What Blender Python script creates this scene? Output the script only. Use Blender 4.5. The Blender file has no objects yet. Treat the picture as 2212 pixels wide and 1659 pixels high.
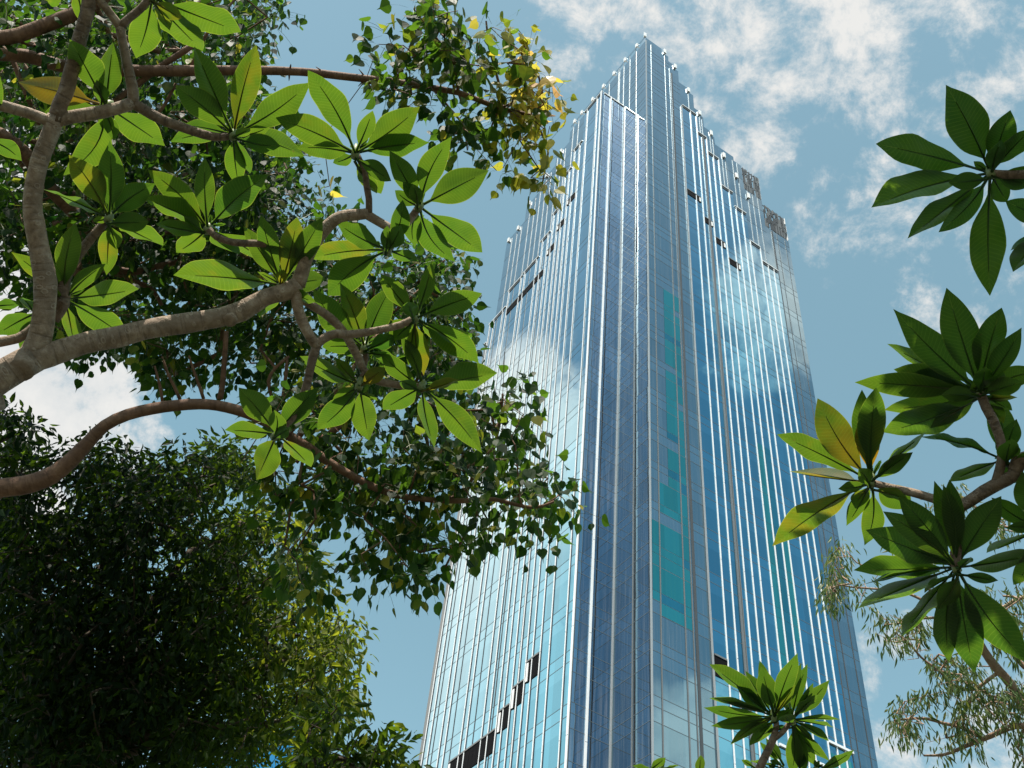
import bpy, math, random
import numpy as np
from mathutils import Vector, Matrix, noise as mnoise
SC = bpy.context.scene
COL = SC.collection
RNG = np.random.default_rng(7)
random.seed(7)
R = math.radians

# ------------------------------------------------------------------ camera
FPX = 3892.0 * 2212 / 3561            # focal length, in pixels of a 2212 x 1659 picture
PITCH, ROLL, YAW = R(47.522), R(7.160), R(61.213)
CX, CY = 1106.0, 829.5
CF = np.array([0, math.cos(PITCH), math.sin(PITCH)])
_u = np.array([0, -math.sin(PITCH), math.cos(PITCH)])
_x = np.array([1.0, 0, 0])
CR = math.cos(ROLL) * _x + math.sin(ROLL) * _u
CU = -math.sin(ROLL) * _x + math.cos(ROLL) * _u
EYE = np.array([0, 0, 1.6])

def ray(x, y):
    d = FPX * CF + (x - CX) * CR - (y - CY) * CU
    return d / np.linalg.norm(d)
def at(x, y, d):
    """world point seen at picture position (x, y), d metres away"""
    return EYE + ray(x, y) * d
def proj(P):
    d = np.asarray(P) - EYE
    k = d @ CF
    return CX + FPX * (d @ CR) / k, CY - FPX * (d @ CU) / k

cam = bpy.data.cameras.new('camera')
cam.sensor_width = 36.0
cam.sensor_fit = 'HORIZONTAL'
cam.lens = 3892.0 / 3561 * 36.0
cam.clip_start, cam.clip_end = 0.1, 20000
camo = bpy.data.objects.new('camera', cam)
COL.objects.link(camo)
m = Matrix.Identity(4)
for i in range(3):
    m[i][0], m[i][1], m[i][2], m[i][3] = CR[i], CU[i], -CF[i], EYE[i]
camo.matrix_world = m
SC.camera = camo

# ------------------------------------------------------------------ helpers
def tag(o, label=None, cat=None, group=None, kind=None):
    if label: o['label'] = label
    if cat: o['category'] = cat
    if group: o['group'] = group
    if kind: o['kind'] = kind
    return o
def empty(name, loc, label, cat, group=None, rz=0.0):
    o = bpy.data.objects.new(name, None)
    o.location = loc
    o.rotation_euler = (0, 0, rz)
    o.empty_display_size = 0.2
    COL.objects.link(o)
    return tag(o, label, cat, group)

WORLD = {}
def wloc(o):
    return WORLD.get(o.name, np.zeros(3)) if o else np.zeros(3)

class MB:
    """collects geometry and links it as one mesh object"""
    def __init__(s):
        s.v, s.f, s.uv, s.t, s.m, s.n = [], [], [], [], [], 0
    def add(s, V, F, UV=None, tint=None, mat=0):
        V = np.asarray(V, float).reshape(-1, 3)
        s.v.append(V)
        s.f += [tuple(int(i) + s.n for i in f) for f in F]
        s.m += [mat] * len(F)
        s.uv.append(np.zeros((len(V), 2)) if UV is None else np.asarray(UV, float).reshape(-1, 2))
        s.t.append(np.full(len(V), 0.5 if tint is None else tint) if np.isscalar(tint) or tint is None else np.asarray(tint, float))
        s.n += len(V)
        return s
    def box(s, lo, hi, mat=0):
        x0, y0, z0 = lo; x1, y1, z1 = hi
        V = [(x0,y0,z0),(x1,y0,z0),(x1,y1,z0),(x0,y1,z0),(x0,y0,z1),(x1,y0,z1),(x1,y1,z1),(x0,y1,z1)]
        return s.add(V, [(0,3,2,1),(4,5,6,7),(0,1,5,4),(1,2,6,5),(2,3,7,6),(3,0,4,7)], mat=mat)
    def tube(s, P, rad, n=8, cap=True, bump=0.0, seed=0, tint=0.5):
        P = np.asarray(P, float); rad = np.asarray(rad, float)
        k = len(P)
        T = np.gradient(P, axis=0)
        T /= np.linalg.norm(T, axis=1)[:, None] + 1e-12
        ref = np.array([0.31, 0.52, 0.79])
        A = np.cross(T, ref); A /= np.linalg.norm(A, axis=1)[:, None] + 1e-9
        B = np.cross(T, A)
        ang = np.linspace(0, 2*math.pi, n, endpoint=False)
        L = np.concatenate([[0], np.cumsum(np.linalg.norm(np.diff(P, axis=0), axis=1))])
        V, UV = [], []
        for i in range(k):
            for j, a in enumerate(ang):
                d = A[i]*math.cos(a) + B[i]*math.sin(a)
                rr = rad[i]
                if bump:
                    q = P[i]*9 + d*1.6 + seed
                    rr *= 1 + bump*(mnoise.noise(Vector(q)) + 0.5*mnoise.noise(Vector(q*2.7)))
                V.append(P[i] + d*rr); UV.append((j/n, L[i]))
        F = []
        for i in range(k-1):
            for j in range(n):
                a, b = i*n+j, i*n+(j+1) % n
                F.append((a, b, b+n, a+n))
        if cap:
            F.append(tuple(range(n-1, -1, -1))); F.append(tuple((k-1)*n+j for j in range(n)))
        return s.add(V, F, UV, tint)
    def leaves(s, tmplV, tmplF, tmplUV, O, Fr, S, tint):
        """batch of leaves: origins O (N,3), frames Fr (N,3,3) with columns across, along, normal; sizes S (N,3)"""
        N = len(O)
        if N == 0: return s
        k = len(tmplV)
        loc = tmplV[None] * S[:, None, :]
        W = np.einsum('nij,nkj->nki', Fr, loc) + O[:, None, :]
        base = s.n
        s.v.append(W.reshape(-1, 3))
        for i in range(N):
            b = base + i*k
            s.f += [tuple(b + q for q in f) for f in tmplF]
        s.m += [0]*(N*len(tmplF))
        s.uv.append(np.tile(tmplUV, (N, 1)))
        s.t.append(np.repeat(tint, k))
        s.n += N*k
        return s
    def build(s, name, mats, parent=None, smooth=False, origin=None):
        V = np.concatenate(s.v) if s.v else np.zeros((0, 3))
        if origin is not None: V = V - np.asarray(origin)
        me = bpy.data.meshes.new(name)
        nl = np.array([len(f) for f in s.f])
        me.vertices.add(len(V)); me.vertices.foreach_set('co', V.astype(np.float32).ravel())
        idx = np.fromiter((i for f in s.f for i in f), dtype=np.int32)
        me.loops.add(len(idx)); me.loops.foreach_set('vertex_index', idx)
        me.polygons.add(len(s.f))
        me.polygons.foreach_set('loop_start', np.concatenate([[0], np.cumsum(nl)[:-1]]).astype(np.int32))
        if not isinstance(mats, (list, tuple)): mats = [mats]
        for q in mats: me.materials.append(q)
        me.polygons.foreach_set('material_index', np.array(s.m, dtype=np.int32))
        me.polygons.foreach_set('use_smooth', np.full(len(s.f), bool(smooth)))
        me.update(calc_edges=True)
        uvl = me.uv_layers.new(name='UVMap')
        uv = np.concatenate(s.uv)[idx]
        uvl.data.foreach_set('uv', uv.astype(np.float32).ravel())
        at_ = me.attributes.new('tint', 'FLOAT', 'POINT')
        at_.data.foreach_set('value', np.concatenate(s.t).astype(np.float32))
        me.validate()
        o = bpy.data.objects.new(name, me)
        COL.objects.link(o)
        if parent is not None: o.parent = parent
        return o

def spline(P, rad, step=0.06):
    """Catmull-Rom through points, radii interpolated"""
    P = np.asarray(P, float); rad = np.asarray(rad, float)
    if len(P) < 2: return P, rad
    Q = np.vstack([2*P[0]-P[1], P, 2*P[-1]-P[-2]])
    out, ro = [], []
    for i in range(len(P)-1):
        p0, p1, p2, p3 = Q[i:i+4]
        n = max(2, int(np.linalg.norm(p2-p1)/step))
        for t in np.linspace(0, 1, n, endpoint=False):
            out.append(0.5*((2*p1)+(-p0+p2)*t+(2*p0-5*p1+4*p2-p3)*t*t+(-p0+3*p1-3*p2+p3)*t**3))
            ro.append(rad[i]*(1-t)+rad[i+1]*t)
    out.append(P[-1]); ro.append(rad[-1])
    return np.array(out), np.array(ro)

# ------------------------------------------------------------------ materials
def mat(name):
    mt = bpy.data.materials.new(name); mt.use_nodes = True
    nt = mt.node_tree; nt.nodes.clear()
    out = nt.nodes.new('ShaderNodeOutputMaterial')
    return mt, nt, out
def nd(nt, typ, **kw):
    n = nt.nodes.new(typ)
    ins = kw.pop('ins', {})
    for k, v in kw.items(): setattr(n, k, v)
    for k, v in ins.items():
        if hasattr(v, 'is_linked') or isinstance(v, bpy.types.NodeSocket): nt.links.new(v, n.inputs[k])
        else: n.inputs[k].default_value = v
    return n
def mth(nt, op, a, b=None, c=None, clamp=False):
    n = nt.nodes.new('ShaderNodeMath'); n.operation = op; n.use_clamp = clamp
    for i, v in enumerate((a, b, c)):
        if v is None: continue
        if isinstance(v, bpy.types.NodeSocket): nt.links.new(v, n.inputs[i])
        else: n.inputs[i].default_value = v
    return n.outputs[0]
def mixc(nt, f, a, b, blend='MIX'):
    n = nt.nodes.new('ShaderNodeMix'); n.data_type = 'RGBA'; n.blend_type = blend
    for k, v in ((0, f), (6, a), (7, b)):
        if isinstance(v, bpy.types.NodeSocket): nt.links.new(v, n.inputs[k])
        else: n.inputs[k].default_value = v if k == 0 else (*v, 1)
    return n.outputs[2]
def ramp(nt, f, stops):
    n = nt.nodes.new('ShaderNodeValToRGB'); nt.links.new(f, n.inputs[0])
    e = n.color_ramp.elements
    while len(e) < len(stops): e.new(0.5)
    for q, (p, c) in zip(e, stops): q.position = p; q.color = (*c, 1) if len(c) == 3 else c
    return n.outputs[0]
def maprange(nt, v, a, b, c, d, smooth=True):
    n = nt.nodes.new('ShaderNodeMapRange'); n.interpolation_type = 'SMOOTHSTEP' if smooth else 'LINEAR'
    nt.links.new(v, n.inputs[0])
    for i, q in enumerate((a, b, c, d)): n.inputs[i+1].default_value = q
    return n.outputs[0]

def plain(name, col, rough=0.5, metal=0.0, noise=0.0, scale=8.0, spec=0.5):
    mt, nt, out = mat(name)
    p = nd(nt, 'ShaderNodeBsdfPrincipled', ins={'Roughness': rough, 'Metallic': metal, 'Specular IOR Level': spec})
    tc = nd(nt, 'ShaderNodeTexCoord')
    ns = nd(nt, 'ShaderNodeTexNoise', ins={'Vector': tc.outputs['Object'], 'Scale': scale, 'Detail': 5.0})
    f = mth(nt, 'MULTIPLY_ADD', ns.outputs[0], noise*2, 1-noise)
    n = nt.nodes.new('ShaderNodeVectorMath'); n.operation = 'SCALE'
    n.inputs[0].default_value = col; nt.links.new(f, n.inputs['Scale'])
    nt.links.new(n.outputs[0], p.inputs['Base Color'])
    nt.links.new(p.outputs[0], out.inputs[0])
    return mt

def glass(name, tint, dust, dust_col, rough, ripple, streak=0.0, spandrel=0.0, graze=0.3):
    """coated curtain-wall glass: a tinted mirror whose panes sit very slightly out of true, with a film of dust"""
    mt, nt, out = mat(name)
    tc = nd(nt, 'ShaderNodeTexCoord')
    ob = tc.outputs['Object']
    sep = nd(nt, 'ShaderNodeSeparateXYZ', ins={0: ob})
    def cell(s, k): return mth(nt, 'FLOOR', mth(nt, 'MULTIPLY', s, k))
    cb = nd(nt, 'ShaderNodeCombineXYZ', ins={0: cell(sep.outputs[0], 0.72), 1: cell(sep.outputs[1], 0.62), 2: cell(sep.outputs[2], 1/4.25)})
    wn = nd(nt, 'ShaderNodeTexWhiteNoise', noise_dimensions='3D', ins={'Vector': cb.outputs[0]})
    nz = nd(nt, 'ShaderNodeTexNoise', ins={'Vector': ob, 'Scale': 0.55, 'Detail': 2.0})
    geo = nd(nt, 'ShaderNodeNewGeometry')
    def vm(op, a, b=None, s=None):
        n = nt.nodes.new('ShaderNodeVectorMath'); n.operation = op
        for i, v in enumerate((a, b)):
            if v is None: continue
            if isinstance(v, bpy.types.NodeSocket): nt.links.new(v, n.inputs[i])
            else: n.inputs[i].default_value = v
        if s is not None: n.inputs['Scale'].default_value = s
        return n.outputs[0]
    d1 = vm('SCALE', vm('SUBTRACT', wn.outputs['Color'], (0.5, 0.5, 0.5)), s=ripple)
    d2 = vm('SCALE', vm('SUBTRACT', nz.outputs['Color'], (0.5, 0.5, 0.5)), s=ripple*1.6)
    nrm = vm('NORMALIZE', vm('ADD', vm('ADD', geo.outputs['Normal'], d1), d2))
    # pane to pane tint differences, rain streaks
    v1 = mth(nt, 'MULTIPLY_ADD', wn.outputs['Value'], 0.22, 0.86)
    mp = nd(nt, 'ShaderNodeMapping', ins={'Vector': ob, 'Scale': (5.0, 5.0, 0.12)})
    st = nd(nt, 'ShaderNodeTexNoise', ins={'Vector': mp.outputs[0], 'Scale': 1.0, 'Detail': 6.0, 'Roughness': 0.65})
    big = nd(nt, 'ShaderNodeTexNoise', ins={'Vector': ob, 'Scale': 0.09, 'Detail': 4.0})
    stf = maprange(nt, st.outputs[0], 0.42, 0.72, 0.0, 1.0)
    bgf = maprange(nt, big.outputs[0], 0.35, 0.65, 0.3, 1.0)
    dustf = mth(nt, 'ADD', dust, mth(nt, 'MULTIPLY', mth(nt, 'MULTIPLY', stf, bgf), streak), clamp=True)
    n = nt.nodes.new('ShaderNodeVectorMath'); n.operation = 'SCALE'
    n.inputs[0].default_value = tint; nt.links.new(v1, n.inputs['Scale'])
    col = n.outputs[0]
    if spandrel:
        fz = mth(nt, 'FRACT', mth(nt, 'MULTIPLY', mth(nt, 'SUBTRACT', sep.outputs[2], 42.5), 1/4.25))
        isp = mth(nt, 'GREATER_THAN', fz, 0.55)
        col = mixc(nt, mth(nt, 'MULTIPLY', isp, spandrel), col, tuple(min(1, c*1.35+0.05) for c in tint))
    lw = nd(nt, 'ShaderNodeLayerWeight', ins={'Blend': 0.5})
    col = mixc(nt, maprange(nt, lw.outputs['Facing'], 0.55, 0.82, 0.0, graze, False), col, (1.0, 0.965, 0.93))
    p = nd(nt, 'ShaderNodeBsdfPrincipled', ins={'Base Color': col, 'Metallic': 1.0, 'Roughness': rough, 'Normal': nrm})
    d = nd(nt, 'ShaderNodeBsdfDiffuse', ins={'Color': (*dust_col, 1)})
    mx = nd(nt, 'ShaderNodeMixShader', ins={0: dustf, 1: p.outputs[0], 2: d.outputs[0]})
    nt.links.new(mx.outputs[0], out.inputs[0])
    return mt

def leafmat(name, dark, lite, yellow, trans_dark, trans_lite, trans_yellow, tfac=0.5, rough=0.38, veins=0, spec=0.4, bump=0.15, mot=0.55):
    """leaf: glossy front, light coming through; the per-leaf value 'tint' runs from deep green (0) to yellow (1)"""
    mt, nt, out = mat(name)
    a = nd(nt, 'ShaderNodeAttribute', attribute_name='tint')
    uv = nd(nt, 'ShaderNodeUVMap')
    sep = nd(nt, 'ShaderNodeSeparateXYZ', ins={0: uv.outputs[0]})
    tc = nd(nt, 'ShaderNodeTexCoord')
    ns = nd(nt, 'ShaderNodeTexNoise', ins={'Vector': tc.outputs['Object'], 'Scale': 11.0, 'Detail': 5.0})
    f = mth(nt, 'ADD', a.outputs['Fac'], mth(nt, 'MULTIPLY', mth(nt, 'SUBTRACT', ns.outputs[0], 0.5), mot), clamp=True)
    c1 = ramp(nt, f, [(0.0, dark), (0.55, lite), (1.0, yellow)])
    c2 = ramp(nt, f, [(0.0, trans_dark), (0.55, trans_lite), (1.0, trans_yellow)])
    nrm = None
    if veins:
        x = mth(nt, 'ABSOLUTE', mth(nt, 'SUBTRACT', sep.outputs[0], 0.5))
        ph = mth(nt, 'FRACT', mth(nt, 'MULTIPLY', mth(nt, 'SUBTRACT', sep.outputs[1], mth(nt, 'MULTIPLY', x, 0.16)), float(veins)))
        tri = mth(nt, 'ABSOLUTE', mth(nt, 'SUBTRACT', ph, 0.5))
        lat = maprange(nt, tri, 0.34, 0.5, 0.0, 1.0)
        mid = maprange(nt, x, 0.008, 0.026, 1.0, 0.0)
        edge = maprange(nt, x, 0.465, 0.495, 0.0, 1.0)
        vein = mth(nt, 'MAXIMUM', mth(nt, 'MULTIPLY', lat, 0.25), mid)
        c1 = mixc(nt, mth(nt, 'MULTIPLY', vein, 0.7), c1, (0.22, 0.30, 0.06))
        c2 = mixc(nt, mth(nt, 'MULTIPLY', lat, 0.14), c2, (0.30, 0.44, 0.05))
        c2 = mixc(nt, mth(nt, 'MULTIPLY', mid, 0.6), c2, (0.09, 0.15, 0.010))
        c2 = mixc(nt, mth(nt, 'MULTIPLY', edge, 0.4), c2, (0.45, 0.52, 0.06))
        # specks and blemishes
        vo = nd(nt, 'ShaderNodeTexNoise', ins={'Vector': tc.outputs['Object'], 'Scale': 60.0, 'Detail': 3.0})
        sp = maprange(nt, vo.outputs[0], 0.70, 0.76, 0.0, 0.6)
        c1 = mixc(nt, sp, c1, (0.10, 0.07, 0.03)); c2 = mixc(nt, sp, c2, (0.14, 0.10, 0.02))
        bp = nd(nt, 'ShaderNodeBump', ins={'Strength': bump, 'Distance': 0.004, 'Height': mth(nt, 'SUBTRACT', 1.0, vein)})
        nrm = bp.outputs[0]
    p = nd(nt, 'ShaderNodeBsdfPrincipled', ins={'Base Color': c1, 'Roughness': rough, 'Specular IOR Level': spec})
    t = nd(nt, 'ShaderNodeBsdfTranslucent', ins={'Color': c2})
    if nrm is not None:
        nt.links.new(nrm, p.inputs['Normal']); nt.links.new(nrm, t.inputs['Normal'])
    mx = nd(nt, 'ShaderNodeMixShader', ins={0: tfac, 1: p.outputs[0], 2: t.outputs[0]})
    nt.links.new(mx.outputs[0], out.inputs[0])
    return mt

def bark(name, c1, c2, c3, scar=0.0, ring=0.0, scale=14.0, bump=0.5):
    mt, nt, out = mat(name)
    tc = nd(nt, 'ShaderNodeTexCoord'); uv = nd(nt, 'ShaderNodeUVMap')
    n1 = nd(nt, 'ShaderNodeTexNoise', ins={'Vector': tc.outputs['Object'], 'Scale': scale, 'Detail': 8.0, 'Roughness': 0.65})
    n2 = nd(nt, 'ShaderNodeTexNoise', ins={'Vector': tc.outputs['Object'], 'Scale': scale*0.28, 'Detail': 3.0})
    c = ramp(nt, n1.outputs[0], [(0.3, c1), (0.52, c2), (0.75, c3)])
    c = mixc(nt, maprange(nt, n2.outputs[0], 0.4, 0.65, 0.0, 0.6), c, tuple(q*0.6 for q in c2))
    h = n1.outputs[0]
    if ring:
        mp = nd(nt, 'ShaderNodeMapping', ins={'Vector': uv.outputs[0], 'Scale': (2.0, 60.0, 1.0)})
        rg = nd(nt, 'ShaderNodeTexNoise', ins={'Vector': mp.outputs[0], 'Scale': 1.0, 'Detail': 3.0})
        rf = maprange(nt, rg.outputs[0], 0.52, 0.7, 0.0, ring)
        c = mixc(nt, rf, c, tuple(q*0.45 for q in c1)); h = mth(nt, 'SUBTRACT', h, mth(nt, 'MULTIPLY', rf, 0.6))
    if scar:
        mp = nd(nt, 'ShaderNodeMapping', ins={'Vector': uv.outputs[0], 'Scale': (5.0, 30.0, 1.0)})
        vo = nd(nt, 'ShaderNodeTexVoronoi', ins={'Vector': mp.outputs[0], 'Scale': 1.0, 'Randomness': 0.75})
        ri = mth(nt, 'ABSOLUTE', mth(nt, 'SUBTRACT', vo.outputs['Distance'], 0.24))
        rf = maprange(nt, ri, 0.02, 0.09, scar, 0.0)
        c = mixc(nt, rf, c, tuple(min(1, q*1.25) for q in c3)); h = mth(nt, 'ADD', h, mth(nt, 'MULTIPLY', rf, 0.9))
    bp = nd(nt, 'ShaderNodeBump', ins={'Strength': bump, 'Distance': 0.02, 'Height': h})
    p = nd(nt, 'ShaderNodeBsdfPrincipled', ins={'Base Color': c, 'Roughness': 0.75, 'Specular IOR Level': 0.25, 'Normal': bp.outputs[0]})
    nt.links.new(p.outputs[0], out.inputs[0])
    return mt

# ------------------------------------------------------------------ sky, sun
SUN_AZ, SUN_EL = R(201), R(64)
SUN = np.array([math.sin(SUN_AZ)*math.cos(SUN_EL), math.cos(SUN_AZ)*math.cos(SUN_EL), math.sin(SUN_EL)])
sl = bpy.data.lights.new('sun', 'SUN'); sl.energy = 5.0; sl.angle = R(0.53); sl.color = (1.0, 0.93, 0.82)
so = bpy.data.objects.new('sun', sl); COL.objects.link(so)
so.rotation_euler = Vector(SUN).to_track_quat('Z', 'Y').to_euler()
so.location = (0, -20, 60)

W = bpy.data.worlds.new('World'); SC.world = W; W.use_nodes = True
nt = W.node_tree; nt.nodes.clear()
wo = nt.nodes.new('ShaderNodeOutputWorld')
sky = nd(nt, 'ShaderNodeTexSky', sky_type='NISHITA', sun_disc=False, sun_elevation=SUN_EL, sun_rotation=SUN_AZ,
         altitude=100.0, air_density=1.0, dust_density=1.2, ozone_density=1.2)
hs = nd(nt, 'ShaderNodeHueSaturation', ins={'Hue': 0.450, 'Saturation': 0.86, 'Value': 1.0, 'Color': sky.outputs[0]})
bg1 = nd(nt, 'ShaderNodeBackground', ins={'Color': hs.outputs[0], 'Strength': 0.122})
tc = nd(nt, 'ShaderNodeTexCoord'); G = tc.outputs['Generated']
def azel(az, el):
    a, e = R(az), R(el)
    return np.array([math.sin(a)*math.cos(e), math.cos(a)*math.cos(e), math.sin(e)])
CLOUDS = []   # direction, angular radius (degrees), weight
for x, y, r_, w in [(1250,60,3.2,.62),(1290,150,2.2,.42),(1450,50,5,.62),(1700,30,7,.66),(1560,210,4.5,.34),(1870,165,3,.72),
                    (1960,300,4.5,.45),(2150,150,7,.42),(2190,310,5,.5),(2060,420,4,.34),(2060,580,4,.28),(1820,490,3,.25),(1940,1590,5.5,.36),
                    (-30,370,4.2,1.3),(-60,560,5,1.5),(-20,720,4.6,1.3),(75,860,3.4,1.25),(190,800,2.4,1.1),(-100,950,5.5,1.4),(288,965,1.7,.85)]:
    CLOUDS.append((ray(x, y), r_, w))
for az, el, r_, w in [(-49,39,7.5,1.35),(-58,42.5,6.5,1.35),(-58,33,10,1.3),(-66,33,8,1.1),(-60,24,11,1.2),
                      (103,50.5,3.4,.9),(99.5,51,2.6,.6),(108,29,5,1.0),(100,57,3,.5)]:
    CLOUDS.append((azel(az, el), r_, w))
acc = None
hot = None
NHOT = 9
# the noise warps the directions first, so that the banks get ragged edges
wz = nd(nt, 'ShaderNodeTexNoise', ins={'Vector': G, 'Scale': 9.0, 'Detail': 3.0, 'Roughness': 0.6})
wv = nt.nodes.new('ShaderNodeVectorMath'); wv.operation = 'MULTIPLY_ADD'
nt.links.new(wz.outputs['Color'], wv.inputs[0]); wv.inputs[1].default_value = (0.085,)*3
sb = nt.nodes.new('ShaderNodeVectorMath'); sb.operation = 'SUBTRACT'
nt.links.new(G, sb.inputs[0]); sb.inputs[1].default_value = (0.0425,)*3
nt.links.new(sb.outputs[0], wv.inputs[2])
nv = nt.nodes.new('ShaderNodeVectorMath'); nv.operation = 'NORMALIZE'; nt.links.new(wv.outputs[0], nv.inputs[0])
for ci, (d, r_, w) in enumerate(CLOUDS):
    q = nt.nodes.new('ShaderNodeVectorMath'); q.operation = 'DOT_PRODUCT'
    nt.links.new(nv.outputs[0], q.inputs[0]); q.inputs[1].default_value = d / np.linalg.norm(d)
    v = maprange(nt, q.outputs['Value'], math.cos(R(r_*1.35)), math.cos(R(r_*0.25)), 0.0, w)
    acc = v if acc is None else mth(nt, 'MAXIMUM', acc, v)
    if len(CLOUDS) - NHOT <= ci: hot = v if hot is None else mth(nt, 'MAXIMUM', hot, v)
n1 = nd(nt, 'ShaderNodeTexNoise', ins={'Vector': G, 'Scale': 15.0, 'Detail': 9.0, 'Roughness': 0.68, 'Distortion': 0.15})
nn = n1.outputs[0]
dens = mth(nt, 'ADD', acc, mth(nt, 'MULTIPLY', mth(nt, 'SUBTRACT', nn, 0.50), 3.4))
dens = maprange(nt, dens, 0.22, 1.05, 0.0, 1.0)
dens = mth(nt, 'MULTIPLY', dens, maprange(nt, acc, 0.0, 0.25, 0.0, 0.96))
shade = ramp(nt, n1.outputs[0], [(0.3, (0.78, 0.82, 0.84)), (0.6, (1.0, 0.99, 0.96))])
shade = mixc(nt, mth(nt, 'MULTIPLY', hot, 0.9, clamp=True), shade, (1.0, 0.89, 0.76))
bg2 = nd(nt, 'ShaderNodeBackground', ins={'Color': shade, 'Strength': mth(nt, 'MULTIPLY_ADD', hot, 0.62, 0.53)})
mx = nd(nt, 'ShaderNodeMixShader', ins={0: dens, 1: bg1.outputs[0], 2: bg2.outputs[0]})
nt.links.new(mx.outputs[0], wo.inputs[0])

SC.view_settings.view_transform = 'Standard'
SC.view_settings.look = 'None'
SC.view_settings.exposure = 0.72
SC.view_settings.gamma = 1.0
SC.render.engine = 'CYCLES'
SC.cycles.max_bounces = 8
SC.cycles.transparent_max_bounces = 8
SC.cycles.caustics_reflective = False
SC.cycles.sample_clamp_indirect = 6.0
try:
    SC.cycles.use_denoising = True
    SC.cycles.denoiser = 'OPENIMAGEDENOISE'
except Exception: pass

M = {
 'fin': plain('white_aluminium', (0.80, 0.83, 0.85), 0.35, 0.0, 0.06, 0.6),
 'mullion': plain('dark_mullion', (0.055, 0.06, 0.065), 0.5, 0.0, 0.1, 1.0),
 'mullion_joint': plain('joint_grey', (0.10, 0.12, 0.13), 0.5, 0.0, 0.1, 1.0),
 'mullion_pale': plain('pale_mullion', (0.30, 0.33, 0.35), 0.45, 0.0, 0.08, 1.0),
 'louver': plain('louver_black', (0.004, 0.004, 0.005), 0.8, 0.0, 0.3, 2.0, 0.1),
 'trim': plain('silver_trim', (0.15, 0.16, 0.165), 0.4, 0.0, 0.08, 1.0),
 'white': plain('white_panel', (0.86, 0.86, 0.85), 0.25, 0.0, 0.03, 1.0),
 'roof': plain('roof_concrete', (0.28, 0.28, 0.27), 0.9, 0.0, 0.15, 0.6),
 'ground': plain('paving', (0.055, 0.06, 0.045), 0.9, 0.0, 0.3, 0.35),
 'g_core': glass('dusty_core_glass', (0.125, 0.25, 0.33), 0.07, (0.30, 0.34, 0.37), 0.03, 0.008, 0.22, 0.25),
 'g_fin': glass('blue_curtain_glass', (0.075, 0.28, 0.42), 0.02, (0.30, 0.36, 0.40), 0.012, 0.006, 0.03, 0.2, 0.54),
 'g_bay': glass('lilac_bay_glass', (0.15, 0.28, 0.39), 0.04, (0.40, 0.44, 0.50), 0.02, 0.010, 0.26, 0.15),
 'g_teal_refl_deep': glass('deep_teal_reflection_glass', (0.045, 0.24, 0.33), 0.05, (0.04, 0.2, 0.2), 0.03, 0.012, 0.15, 0.1),  # both teal glasses: a mirrored neighbour put into the tint
 'g_teal_refl': glass('teal_reflection_glass', (0.05, 0.32, 0.35), 0.07, (0.05, 0.24, 0.21), 0.04, 0.010, 0.2, 0.1),
}
# ------------------------------------------------------------------ ground
g = MB(); g.add([(-6000,-6000,0),(6000,-6000,0),(6000,6000,0),(-6000,6000,0)], [(0,1,2,3)])
go = g.build('ground', M['ground']); tag(go, kind='structure')

# ------------------------------------------------------------------ the tower: local x runs along the right face, y along the left face
FA = R(10.33)
FG = np.array([64.0*math.sin(FA), 64.0*math.cos(FA), 0.0])
tower = empty('glass_tower', FG, 'tall blue glass skyscraper with white vertical fins and a stepped crown', 'skyscraper', rz=R(90)-YAW)

HL = [(16.35,139.2),(19.4,135.0),(21.8,133.0),(26.0,130.9),(30.3,127.4)]
HR = [(3.7,138.1),(5.3,135.9),(7.6,132.1),(9.03,128.0),(10.62,124.8),(14.7,122.3),(17.5,117.2),(21.1,111.9)]
HF = [(3.6,127.1),(5.5,120.4),(7.2,116.9),(8.9,110.7),(10.9,107.6),(14.1,104.9),(17.15,104.7),(20.7,102.0),(21.1,98.9)]
A_IN, B_OUT = 4.26, -3.36
def step(tab, v):
    for e, h in tab:
        if v < e: return h
    return 0.0
def heightfield(mb, xs, ys, hf, mb_roof):
    nx, ny = len(xs)-1, len(ys)-1
    H = np.zeros((nx+2, ny+2))
    for i in range(nx):
        for j in range(ny): H[i+1, j+1] = hf((xs[i]+xs[i+1])/2, (ys[j]+ys[j+1])/2)
    for i in range(nx):
        for j in range(ny):
            h = H[i+1, j+1]
            if h <= 0: continue
            x0, x1, y0, y1 = xs[i], xs[i+1], ys[j], ys[j+1]
            mb_roof.add([(x0,y0,h),(x1,y0,h),(x1,y1,h),(x0,y1,h)], [(0,1,2,3)])
            for (hn, a, b) in ((H[i, j+1], (x0,y1), (x0,y0)), (H[i+2, j+1], (x1,y0), (x1,y1)), (H[i+1, j], (x0,y0), (x1,y0)), (H[i+1, j+2], (x1,y1), (x0,y1))):
                if hn < h - 1e-6:
                    mb.add([(*a,hn),(*b,hn),(*b,h),(*a,h)], [(0,1,2,3)], mat=1 if (a[1] == b[1] and a[1] < A_IN+.01) else 0)
roof = MB()
core = MB()
heightfield(core, [0]+[e for e, _ in HR], [0]+[e for e, _ in HL], lambda x, y: min(step(HL, y), step(HR, x)), roof)
core.build('core_glass_wall', [M['g_core'], M['g_core']], tower)
vol = MB()
heightfield(vol, [B_OUT, -0.004], [A_IN]+[A_IN+e for e, _ in HF], lambda x, y: step(HF, y-A_IN), roof)
vol.build('left_curtain_wall', [M['g_fin'], M['g_bay']], tower)
roof.build('roof', M['roof'], tower)
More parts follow.
